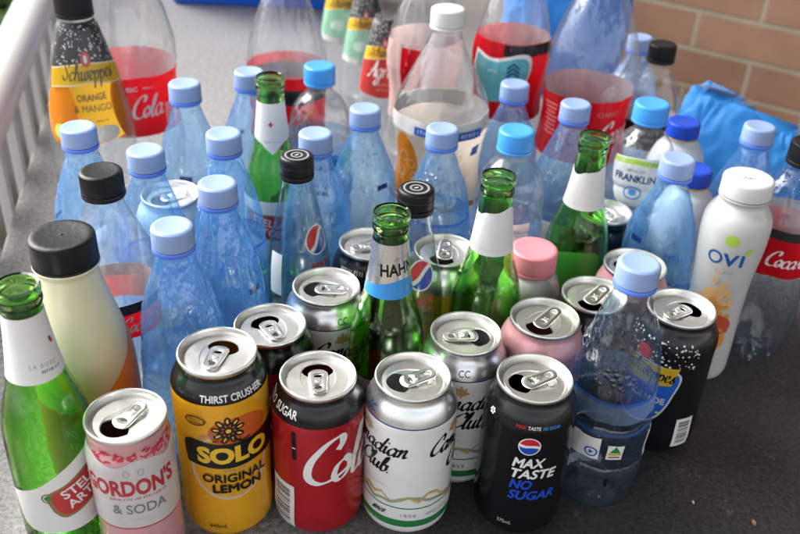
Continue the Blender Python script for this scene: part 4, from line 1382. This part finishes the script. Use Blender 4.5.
def ovi():
    t = thing('yoghurt_bottle', 'white OVI yoghurt drink bottle with peach splash at the right', 'yoghurt bottle', 289.5, 688.9)
    H = 203
    pr = Prof([(19, 186), (20.2, 185.5, 'c'), (20, 181), (21.4, 178), (25.6, 172), (28.2, 164), (28.9, 154), (28.3, 140), (26.6, 122), (25, 104), (24.4, 84), (24.6, 50), (25, 20), (24.2, 6), (21.5, .8), (18, 0), (0, 3)], 5)
    bm = bmesh.new(); mats = [WHITE_B]
    lathe(bm, pr.pts, 96)
    a = Art(bm, pr, mats, 27); a.base = .1
    a.put(ell(5.6, 5.6), 1, 155, LIME)
    a.put(stroke([(-2.4, 1), (0, 2), (2.4, 1)], .8), 1, 156, ink('pale_lime_print', (.50, .58, .16)))
    a.put(stroke([(-2.4, 0), (0, -1), (2.4, 0)], .8), 1, 153, ink('pale_lime_print', (.50, .58, .16)))
    ob = ink('ovi_blue_print', (.02, .10, .34))
    a.put(ring(6.4, 6.6, 2.1), -9.5, 136, ob)
    a.put(text('V', 12.6, 13, .035), 3.2, 136, ob)
    a.put(text('I', 12.6, 3, .035), 12.6, 136, ob)
    a.put(ell(2.0, 4.2, 14), 15.5, 145.5, LIME, -35)
    a.put(tiny(27, 1.8), 1, 126, LGREY); a.put(tiny(16, 1.6), 1, 122.5, GREY)
    r = random.Random(8)
    for m, n, c, sx, sz, s0, s1 in ((PEACHL, 70, (-1, 92), 15, 20, 1.8, 5.0), (PEACH, 50, (1, 74), 14, 16, 2.0, 5.4)):
        for k in range(n):
            a.put(ell(r.uniform(s0, s1), r.uniform(s0, s1) * .7, 12), c[0] + r.gauss(0, sx * .55), c[1] + r.gauss(0, sz * .5), m, r.uniform(0, 180), step=.006)
    for m, u, z, ea, eb in ((ink('peach_red_print', (.55, .09, .04)), 4, 64, 17, 13), (PEACH, 2, 50, 17, 15), (ink('peach_red_print', (.55, .09, .04)), -3, 67, 14, 7), (PEACHL, 0, 43, 11, 7), (ink('stone_brown_print', (.14, .05, .02)), 7, 53, 4.6, 3)):
        a.put(ell(ea, eb), u, z, m, 12)
    for k in range(16):
        a.put(ell(r.uniform(1.5, 4), r.uniform(.8, 2), 10), 3 + r.gauss(0, 6), 56 + r.gauss(0, 7), r.choice((PEACH, PEACHL, ink('peach_red_print', (.55, .09, .04)))), r.uniform(0, 180))
    a.put(tiny(18, 2.2), -3, 24, GREY)
    link('body', bm, mats, t, angle=50)
    def top(bm, mats, z):
        flat_on(bm, mats, mv(ring(2.8, 2.2, .8, 20), -1, -2), z + .06, ob)
        flat_on(bm, mats, stroke([(2.4, -1), (3.6, -2.6), (5.4, 1.2)], .9), z + .07, ob)
        flat_on(bm, mats, mv(ell(1.4, .8, 10), 0, 5), z + .06, LIME)
    cap_part(t, 21.2, 188, H, CAP_WHITE, ribs=.0, top=top)
    ring_part(t, 21.6, 184.6, 187.2, pbr('grey_ring_plastic', (.42, .42, .40), .45))
ovi()
def pinkcap():
    t = thing('yoghurt_bottle', 'small white bottle with a pink cap among the green bottles', 'yoghurt bottle', 114.2, 662.2)
    H = 139
    pr = Prof([(18, 121), (19, 120.4, 'c'), (19, 117), (21.5, 113), (25.4, 104), (27, 92), (27, 60), (26, 45), (27, 28), (26, 6), (22, 0), (0, 3)], 5)
    bm = bmesh.new(); mats = [WHITE_B]
    lathe(bm, pr.pts, 80)
    a = Art(bm, pr, mats, 27); a.base = .1
    a.band(28, 80, CAP_PINK)
    link('body', bm, mats, t, angle=50)
    cap_part(t, 20, 121.8, H, CAP_PINK, ribs=.25)
    ring_part(t, 20.2, 118, 121.2, CAP_PINK)
pinkcap()

# ------------------------------------------------------------------ the table
LE = lambda y: -438 - (y - 840) * .23          # left edge of the table top at depth y (mm)
RE = lambda y: 555 - (y - 700) * .23
def slab(name, pts, z0, z1, m, bevel=6, parent=None):
    bm = bmesh.new()
    lo = [bm.verts.new((x * S, y * S, z0 * S)) for x, y in pts]
    hi = [bm.verts.new((x * S, y * S, z1 * S)) for x, y in pts]
    n = len(pts)
    bm.faces.new(lo[::-1]); bm.faces.new(hi)
    for i in range(n): bm.faces.new((lo[i], lo[(i+1) % n], hi[(i+1) % n], hi[i]))
    if bevel: bmesh.ops.bevel(bm, geom=[e for e in bm.edges], offset=bevel * S, segments=3, affect='EDGES', profile=.6)
    return link(name, bm, m, parent, angle=30)

def table_mat():
    m, nt, p = newmat('worn_grey_table_top')
    tc = N(nt, 'ShaderNodeTexCoord')
    def noise(scale, detail, rough=.6):
        n = N(nt, 'ShaderNodeTexNoise'); n.inputs['Scale'].default_value = scale; n.inputs['Detail'].default_value = detail
        n.inputs['Roughness'].default_value = rough
        nt.links.new(tc.outputs['Object'], n.inputs['Vector']); return n
    fine, mid, big = noise(900, 3, .8), noise(140, 5), noise(9, 4)
    r = N(nt, 'ShaderNodeValToRGB')
    r.color_ramp.elements[0].position = .30; r.color_ramp.elements[0].color = (.145, .142, .138, 1)
    r.color_ramp.elements[1].position = .72; r.color_ramp.elements[1].color = (.30, .295, .288, 1)
    nt.links.new(fine.outputs['Fac'], r.inputs['Fac'])
    r2 = N(nt, 'ShaderNodeMapRange'); r2.inputs['To Min'].default_value = .7; r2.inputs['To Max'].default_value = 1.3
    nt.links.new(mid.outputs['Fac'], r2.inputs['Value'])
    mx = N(nt, 'ShaderNodeMix', data_type='RGBA', blend_type='MULTIPLY'); mx.inputs['Factor'].default_value = 1
    nt.links.new(r.outputs[0], mx.inputs['A']); nt.links.new(r2.outputs[0], mx.inputs['B'])
    # damp rings left by other bottles
    vo = N(nt, 'ShaderNodeTexVoronoi'); vo.inputs['Scale'].default_value = 5.5; vo.inputs['Randomness'].default_value = .9
    nt.links.new(tc.outputs['Object'], vo.inputs['Vector'])
    rg = N(nt, 'ShaderNodeValToRGB')
    e = rg.color_ramp.elements
    e[0].position = .150; e[0].color = (1, 1, 1, 1); e[1].position = .185; e[1].color = (1, 1, 1, 1)
    q = e.new(.166); q.color = (.62, .62, .62, 1)
    nt.links.new(vo.outputs['Distance'], rg.inputs['Fac'])
    mr = N(nt, 'ShaderNodeMix', data_type='RGBA', blend_type='MULTIPLY'); mr.inputs['Factor'].default_value = .8
    nt.links.new(mx.outputs['Result'], mr.inputs['A']); nt.links.new(rg.outputs[0], mr.inputs['B'])
    grain = N(nt, 'ShaderNodeMapRange'); grain.inputs['From Min'].default_value = .35; grain.inputs['From Max'].default_value = .65
    grain.inputs['To Min'].default_value = .3; grain.inputs['To Max'].default_value = 1.7
    nt.links.new(noise(230, 6, .8).outputs['Fac'], grain.inputs['Value'])
    mg = N(nt, 'ShaderNodeMix', data_type='RGBA', blend_type='MULTIPLY'); mg.inputs['Factor'].default_value = 1
    nt.links.new(mr.outputs['Result'], mg.inputs['A']); nt.links.new(grain.outputs[0], mg.inputs['B'])
    mx = mg
    # shade of the right hand near part, put into the colour as a ragged dark stain
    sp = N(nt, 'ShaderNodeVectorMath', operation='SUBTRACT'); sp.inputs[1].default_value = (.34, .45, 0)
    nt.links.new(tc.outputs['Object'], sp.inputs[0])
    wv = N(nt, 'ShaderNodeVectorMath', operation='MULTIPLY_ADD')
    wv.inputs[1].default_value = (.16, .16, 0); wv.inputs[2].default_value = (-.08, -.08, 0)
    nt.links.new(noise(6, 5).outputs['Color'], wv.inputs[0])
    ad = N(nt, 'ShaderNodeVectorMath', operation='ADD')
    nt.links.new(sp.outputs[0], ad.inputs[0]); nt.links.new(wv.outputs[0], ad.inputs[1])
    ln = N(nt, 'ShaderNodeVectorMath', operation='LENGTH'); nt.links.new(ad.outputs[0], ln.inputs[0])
    wet = N(nt, 'ShaderNodeMapRange'); wet.interpolation_type = 'SMOOTHSTEP'  # mask of the shade painted into the table colour
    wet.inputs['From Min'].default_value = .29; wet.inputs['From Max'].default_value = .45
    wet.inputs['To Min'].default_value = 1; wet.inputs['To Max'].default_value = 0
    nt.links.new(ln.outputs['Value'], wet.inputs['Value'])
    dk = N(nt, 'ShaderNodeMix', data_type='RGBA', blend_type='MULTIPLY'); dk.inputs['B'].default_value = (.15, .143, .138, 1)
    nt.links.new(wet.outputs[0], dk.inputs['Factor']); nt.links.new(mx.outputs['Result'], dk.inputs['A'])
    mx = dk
    # pale dried scuffs
    sc = N(nt, 'ShaderNodeValToRGB'); sc.color_ramp.elements[0].position = .61; sc.color_ramp.elements[1].position = .74
    nt.links.new(noise(38, 8, .75).outputs['Fac'], sc.inputs['Fac'])
    sm = N(nt, 'ShaderNodeMath', operation='MULTIPLY'); sm.inputs[1].default_value = .5
    nt.links.new(sc.outputs[0], sm.inputs[0])
    m2 = N(nt, 'ShaderNodeMix', data_type='RGBA'); m2.inputs['B'].default_value = (.30, .28, .27, 1)
    nt.links.new(sm.outputs[0], m2.inputs['Factor']); nt.links.new(mx.outputs['Result'], m2.inputs['A'])
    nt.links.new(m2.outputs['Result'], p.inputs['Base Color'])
    r3 = N(nt, 'ShaderNodeMapRange'); r3.inputs['To Min'].default_value = .38; r3.inputs['To Max'].default_value = .60
    nt.links.new(big.outputs['Fac'], r3.inputs['Value']); nt.links.new(r3.outputs[0], p.inputs['Roughness'])
    b = N(nt, 'ShaderNodeBump'); b.inputs['Strength'].default_value = .22; b.inputs['Distance'].default_value = .0005
    nt.links.new(fine.outputs['Fac'], b.inputs['Height']); nt.links.new(b.outputs[0], p.inputs['Normal'])
    p.inputs['Specular IOR Level'].default_value = .5
    return m
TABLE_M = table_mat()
t = bpy.data.objects.new('table', None); scene.collection.objects.link(t)
tag(t, 'long dark grey speckled table top the bottles and cans stand on', 'table')
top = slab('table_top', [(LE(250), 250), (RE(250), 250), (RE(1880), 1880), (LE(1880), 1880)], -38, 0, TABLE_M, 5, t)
LEG_M = pbr('dark_painted_steel', (.05, .05, .055), .45, .5)
for lx, ly in ((LE(340) + 60, 340), (RE(340) - 60, 340), (LE(1800) + 60, 1800), (RE(1800) - 60, 1800)):
    bm = bmesh.new()
    lathe(bm, [(0, -38.5), (18, -38.5), (18, -719), (0, -719)], 24)
    o = link('leg', bm, LEG_M, t); o.location = (lx * S, ly * S, 0)

# crumbs lying on the clear corner of the table
cr = pbr('crumb_crust', (.34, .20, .11), .8)
for i, (x, y, r, lab, m) in enumerate(((286, 494, 2.0, 'brown crumb on the bare table at the near right', cr), (243, 512, 1.3, 'pale fleck on the bare table below the bottle with stickers', LGREY))):
    bm = bmesh.new()
    bmesh.ops.create_icosphere(bm, subdivisions=3, radius=r * S)
    q = random.Random(i)
    for v in bm.verts: v.co = Vector((v.co.x * .7, v.co.y * 1.4, v.co.z * .5)) * q.uniform(.75, 1.2)
    o = tag(link('crumb', bm, m), lab, 'crumb'); o.location = (x * S, y * S, r * .4 * S)

# ------------------------------------------------------------------ blue bags and tub at the back
BAG = sleeve('sky_blue_bag_plastic', (.045, .31, .78), (.045, .31, .78), .35, .55)
def bag(name, label, x, y, w, d, h, rot, seed, skew=0.0):
    """a limp plastic bag, slumped and creased, its mouth folded over"""
    bm = bmesh.new()
    nu, nv = 150, 60
    rows = []
    for j in range(nv + 1):
        t_ = j / nv
        row = []
        for i in range(nu):
            a = 2 * PI * i / nu
            ca_, sa_ = math.cos(a), math.sin(a)
            cx = math.copysign(abs(ca_) ** .75, ca_); sy_ = math.copysign(abs(sa_) ** .85, sa_)
            q = Vector((cx * 1.5 + seed, sy_ * 1.5, t_ * 1.8))
            fold = .5 - abs(mnoise.noise(q * 1.3))
            fine = .5 - abs(mnoise.noise(Vector((cx * 3.2 + t_ * 2.1 + seed * 2, sy_ * 3.2, t_ * 2.6))))
            tiny = mnoise.noise(Vector((cx * 9, sy_ * 9 + seed, t_ * 8)))
            k = 1 + .30 * (fold - .25) + .07 * (fine - .3) + .008 * tiny
            pinch = 1 - .70 * t_ ** 2.0
            ww = w * (1 - .18 * t_ ** 3) * (1 - .3 * (1 - t_) ** 8)
            dd = d * pinch * (1 - .3 * (1 - t_) ** 8)
            zz = h * t_ * (1 + skew * cx * t_ + .16 * mnoise.noise(Vector((cx * 1.4 + seed * 5, sy_, .3))) + .05 * tiny)
            row.append(bm.verts.new(((ww / 2 * cx * k + 6 * t_ * fine) * S, (dd / 2 * sy_ * k + 18 * t_ * fold) * S, zz * S)))
        rows.append(row)
    for A, B in zip(rows, rows[1:]):
        for i in range(nu): bm.faces.new((A[i], A[(i+1) % nu], B[(i+1) % nu], B[i]))
    bm.faces.new(rows[0][::-1]); bm.faces.new(rows[-1])
    o = tag(link(name, bm, BAG, angle=80), label, 'bag')
    o.location = (x * S, y * S, 0); o.rotation_euler = (0, 0, R_(rot))
    return o
bag('plastic_bag', 'slumped light blue plastic bag behind the right hand bottles', 432, 1075, 190, 110, 104, -34, 3, -.2)
bag('plastic_bag', 'upright light blue plastic bag behind the largest red labelled bottle', 235, 1400, 190, 110, 260, -10, 8, .1)

def tub():
    t = bpy.data.objects.new('storage_tub', None); scene.collection.objects.link(t)
    tag(t, 'bright blue plastic tub at the far end of the table', 'tub')
    t.location = (-.300, 1.80, 0); t.rotation_euler = (0, 0, R_(2))
    m = pbr('bright_blue_tub_plastic', (.004, .10, .60), .35, var=.04)
    def box(w0, d0, w1, d1, z0, z1):
        bm = bmesh.new()
        lo = [bm.verts.new((sx * w0 / 2 * S, sy * d0 / 2 * S, z0 * S)) for sx, sy in ((-1, -1), (1, -1), (1, 1), (-1, 1))]
        hi = [bm.verts.new((sx * w1 / 2 * S, sy * d1 / 2 * S, z1 * S)) for sx, sy in ((-1, -1), (1, -1), (1, 1), (-1, 1))]
        bm.faces.new(lo[::-1])
        for i in range(4): bm.faces.new((lo[i], lo[(i+1) % 4], hi[(i+1) % 4], hi[i]))
        ih = [bm.verts.new((v.co.x * .96, v.co.y * .93, v.co.z)) for v in hi]
        il = [bm.verts.new((v.co.x * .95, v.co.y * .92, v.co.z + .004)) for v in lo]
        for i in range(4):
            bm.faces.new((hi[i], hi[(i+1) % 4], ih[(i+1) % 4], ih[i]))
            bm.faces.new((ih[i], ih[(i+1) % 4], il[(i+1) % 4], il[i]))
        bm.faces.new(il)
        bmesh.ops.bevel(bm, geom=[e for e in bm.edges], offset=.004, segments=2, affect='EDGES')
        return bm
    link('shell', box(330, 130, 370, 150, 0, 200), m, t, angle=30)
    bm = bmesh.new()
    for z in (0,):
        pts = [(196, 84), (-196, 84), (-196, -84), (196, -84)]
        o_ = [bm.verts.new((x * S, y * S, 203 * S)) for x, y in pts]; i_ = [bm.verts.new((x * .92 * S, y * .84 * S, 203 * S)) for x, y in pts]
        o2 = [bm.verts.new((x * S, y * S, 188 * S)) for x, y in pts]
        for k in range(4):
            j = (k + 1) % 4
            bm.faces.new((o_[k], o_[j], i_[j], i_[k])); bm.faces.new((o2[k], o2[j], o_[j], o_[k]))
    link('rim', bm, m, t)
tub()

# ------------------------------------------------------------------ railing beside the table
RAIL_W = pbr('white_painted_metal', (.66, .66, .65), .35, var=.02, coat=.2)
def railing():
    t = bpy.data.objects.new('railing', None); scene.collection.objects.link(t)
    tag(t, 'white tubular handrail with upright bars along the left of the table', 'railing')
    d = Vector((-.222, .975, 0)).normalized()
    base = Vector((-.562, 1.253, 0))
    t.location = base; t.rotation_euler = (0, 0, math.atan2(-d.x, d.y))
    def tube(bm, a, b, r, seg=32):
        ax = (b - a).normalized(); u = ax.orthogonal().normalized(); v = ax.cross(u)
        A = [bm.verts.new(a + (u * math.cos(2*PI*k/seg) + v * math.sin(2*PI*k/seg)) * r) for k in range(seg)]
        B = [bm.verts.new(b + (u * math.cos(2*PI*k/seg) + v * math.sin(2*PI*k/seg)) * r) for k in range(seg)]
        for k in range(seg): bm.faces.new((A[k], A[(k+1) % seg], B[(k+1) % seg], B[k]))
        bm.faces.new(A[::-1]); bm.faces.new(B)
    bm = bmesh.new(); tube(bm, Vector((0, -1.6, .085)), Vector((0, 2.2, .085)), .029)
    link('handrail', bm, RAIL_W, t)
    bm = bmesh.new(); tube(bm, Vector((0, -1.6, -.60)), Vector((0, 2.2, -.60)), .02)
    link('bottom_rail', bm, RAIL_W, t)
    bar_m = pbr('pale_grey_painted_bar', (.55, .56, .56), .4, var=.04)
    y = -1.5
    while y < 2.2:
        bm = bmesh.new(); bmesh.ops.create_cube(bm, size=1)
        for v in bm.verts: v.co = Vector((v.co.x * .016, v.co.y * .042, v.co.z * .66 - .265))
        bmesh.ops.bevel(bm, geom=bm.edges[:], offset=.003, segments=2, affect='EDGES')
        o = link('upright_bar', bm, bar_m, t, angle=30); o.location = (0, y, 0)
        y += .105
    for py in (-1.45, .4, 2.15):
        bm = bmesh.new(); tube(bm, Vector((0, 0, -.72)), Vector((0, 0, .06)), .022)
        o = link('post', bm, RAIL_W, t); o.location = (0, py, 0)
railing()

# ------------------------------------------------------------------ brick wall
def brick_mat():
    m, nt, p = newmat('tan_brickwork')
    tc = N(nt, 'ShaderNodeTexCoord')
    sp = N(nt, 'ShaderNodeSeparateXYZ'); nt.links.new(tc.outputs['Object'], sp.inputs[0])
    cb = N(nt, 'ShaderNodeCombineXYZ'); nt.links.new(sp.outputs['X'], cb.inputs[0]); nt.links.new(sp.outputs['Z'], cb.inputs[1])
    br = N(nt, 'ShaderNodeTexBrick')
    nt.links.new(cb.outputs[0], br.inputs['Vector'])
    br.inputs['Scale'].default_value = 1
    br.inputs['Brick Width'].default_value = .25
    br.inputs['Row Height'].default_value = .079
    br.inputs['Mortar Size'].default_value = .0055
    br.inputs['Mortar Smooth'].default_value = .25
    br.inputs['Color1'].default_value = (.35, .195, .125, 1)
    br.inputs['Color2'].default_value = (.27, .145, .092, 1)
    br.inputs['Mortar'].default_value = (.36, .30, .22, 1)
    no = N(nt, 'ShaderNodeTexNoise'); no.inputs['Scale'].default_value = 14; no.inputs['Detail'].default_value = 8
    nt.links.new(tc.outputs['Object'], no.inputs['Vector'])
    r2 = N(nt, 'ShaderNodeMapRange'); r2.inputs['To Min'].default_value = .7; r2.inputs['To Max'].default_value = 1.3
    nt.links.new(no.outputs['Fac'], r2.inputs['Value'])
    mx = N(nt, 'ShaderNodeMix', data_type='RGBA', blend_type='MULTIPLY'); mx.inputs['Factor'].default_value = 1
    nt.links.new(br.outputs['Color'], mx.inputs['A']); nt.links.new(r2.outputs[0], mx.inputs['B'])
    nt.links.new(mx.outputs['Result'], p.inputs['Base Color'])
    p.inputs['Roughness'].default_value = .85
    ma = N(nt, 'ShaderNodeMath', operation='MULTIPLY_ADD'); ma.inputs[1].default_value = -1; ma.inputs[2].default_value = 1
    nt.links.new(br.outputs['Fac'], ma.inputs[0])
    b = N(nt, 'ShaderNodeBump'); b.inputs['Strength'].default_value = .8; b.inputs['Distance'].default_value = .006
    nt.links.new(ma.outputs[0], b.inputs['Height']); nt.links.new(b.outputs[0], p.inputs['Normal'])
    return m
bm = bmesh.new(); bmesh.ops.create_cube(bm, size=1)
for v in bm.verts: v.co = Vector((v.co.x * 6.0 - 1.2, v.co.y * .11 + .055, v.co.z * 1.32 - .06))
wall = tag(link('brick_wall', bm, brick_mat(), smooth=False), 'tan brick wall with pale mortar behind the table', 'wall')
bm2 = bmesh.new(); bmesh.ops.create_cube(bm2, size=1)
for v in bm2.verts: v.co = Vector((v.co.x * 6.0 - 1.2, v.co.y * .13 + .055, v.co.z * 1.9 + 1.551))
link('pale_reflector', bm2, pbr('pale_reflector_grey', (.52, .52, .51), .8), wall, smooth=False)  # unseen, added so the can lids mirror a neutral grey
wall.location = (.585, 1.86, 0.0)
wall.rotation_euler = (0, 0, R_(-33))

# ------------------------------------------------------------------ unseen roof, added to shade the table; ends above the railing
def slab_box(name, label, cat, cx, cy, cz, sx, sy, sz, rot, m):
    bm = bmesh.new(); bmesh.ops.create_cube(bm, size=1)
    for v in bm.verts: v.co = Vector((v.co.x * sx, v.co.y * sy, v.co.z * sz))
    o = tag(link(name, bm, m, smooth=False), label, cat)
    o.location = (cx, cy, cz); o.rotation_euler = (0, 0, R_(rot))
    return o
slab_box('shade_roof', 'unseen flat roof added to shade the table, ending above the railing', 'roof', 1.55, .36, 1.80, 4.2, 4.1, .12, 12.9, pbr('shade_roof_grey', (.42, .41, .39), .8))

# ------------------------------------------------------------------ ground and garden
def ground_mat():
    m, nt, p = newmat('paving_and_soil')
    tc = N(nt, 'ShaderNodeTexCoord')
    no = N(nt, 'ShaderNodeTexNoise'); no.inputs['Scale'].default_value = 3; no.inputs['Detail'].default_value = 8
    nt.links.new(tc.outputs['Object'], no.inputs['Vector'])
    r = N(nt, 'ShaderNodeValToRGB')
    r.color_ramp.elements[0].color = (.10, .075, .05, 1); r.color_ramp.elements[1].color = (.22, .19, .15, 1)
    nt.links.new(no.outputs['Fac'], r.inputs['Fac']); nt.links.new(r.outputs[0], p.inputs['Base Color'])
    p.inputs['Roughness'].default_value = .9
    return m
bm = bmesh.new(); bmesh.ops.create_grid(bm, x_segments=8, y_segments=8, size=150)
g = tag(link('ground', bm, ground_mat()), None, kind='structure'); g.location = (0, 0, -.72)

LEAF = pbr('shrub_leaf', (.11, .20, .05), .5, var=.25, vscale=9)
def shrub(x, y, label, seed, h):
    t = bpy.data.objects.new('shrub', None); scene.collection.objects.link(t)
    tag(t, label, 'shrub', 'shrubs beyond the railing'); t.location = (x, y, -.72)
    r = random.Random(seed)
    bm = bmesh.new(); lb = bmesh.new()
    for k in range(9):
        a = r.uniform(0, 2*PI); tip = Vector((math.cos(a) * r.uniform(.1, .45), math.sin(a) * r.uniform(.1, .45), h * r.uniform(.6, 1)))
        prev = None
        for i in range(6):
            q = i / 5; c = Vector((tip.x * q ** 1.3, tip.y * q ** 1.3, tip.z * q)); rad = .012 * (1 - q) + .003
            ringv = [bm.verts.new(c + Vector((math.cos(2*PI*j/6) * rad, math.sin(2*PI*j/6) * rad, 0))) for j in range(6)]
            if prev:
                for j in range(6): bm.faces.new((prev[j], prev[(j+1) % 6], ringv[(j+1) % 6], ringv[j]))
            prev = ringv
            for _ in range(110 if i else 0):
                p = c + Vector((r.gauss(0, .14), r.gauss(0, .14), r.gauss(0, .13)))
                n = Vector((r.gauss(0, 1), r.gauss(0, 1), r.gauss(.5, 1))).normalized(); u = n.orthogonal().normalized(); v = n.cross(u)
                l, w_ = r.uniform(.035, .07), r.uniform(.016, .03)
                lb.faces.new([lb.verts.new(p + u * l * aa + v * w_ * bb + n * .006 * cc) for aa, bb, cc in ((-1, 0, 0), (0, -1, 1), (1, 0, 0), (0, 1, 1))])
    link('stem', bm, pbr('shrub_stem', (.10, .07, .04), .8), t); link('foliage', lb, LEAF, t, smooth=False)
for i, (x, y, lab, h) in enumerate(((-1.2, 2.6, 'green shrub beyond the railing, nearest to the top left corner', 1.0), (-1.75, 3.5, 'taller green shrub furthest beyond the railing', 1.35), (-1.5, 1.7, 'low green shrub beyond the near part of the railing', .5))):
    shrub(x, y, lab, 20 + i, h)
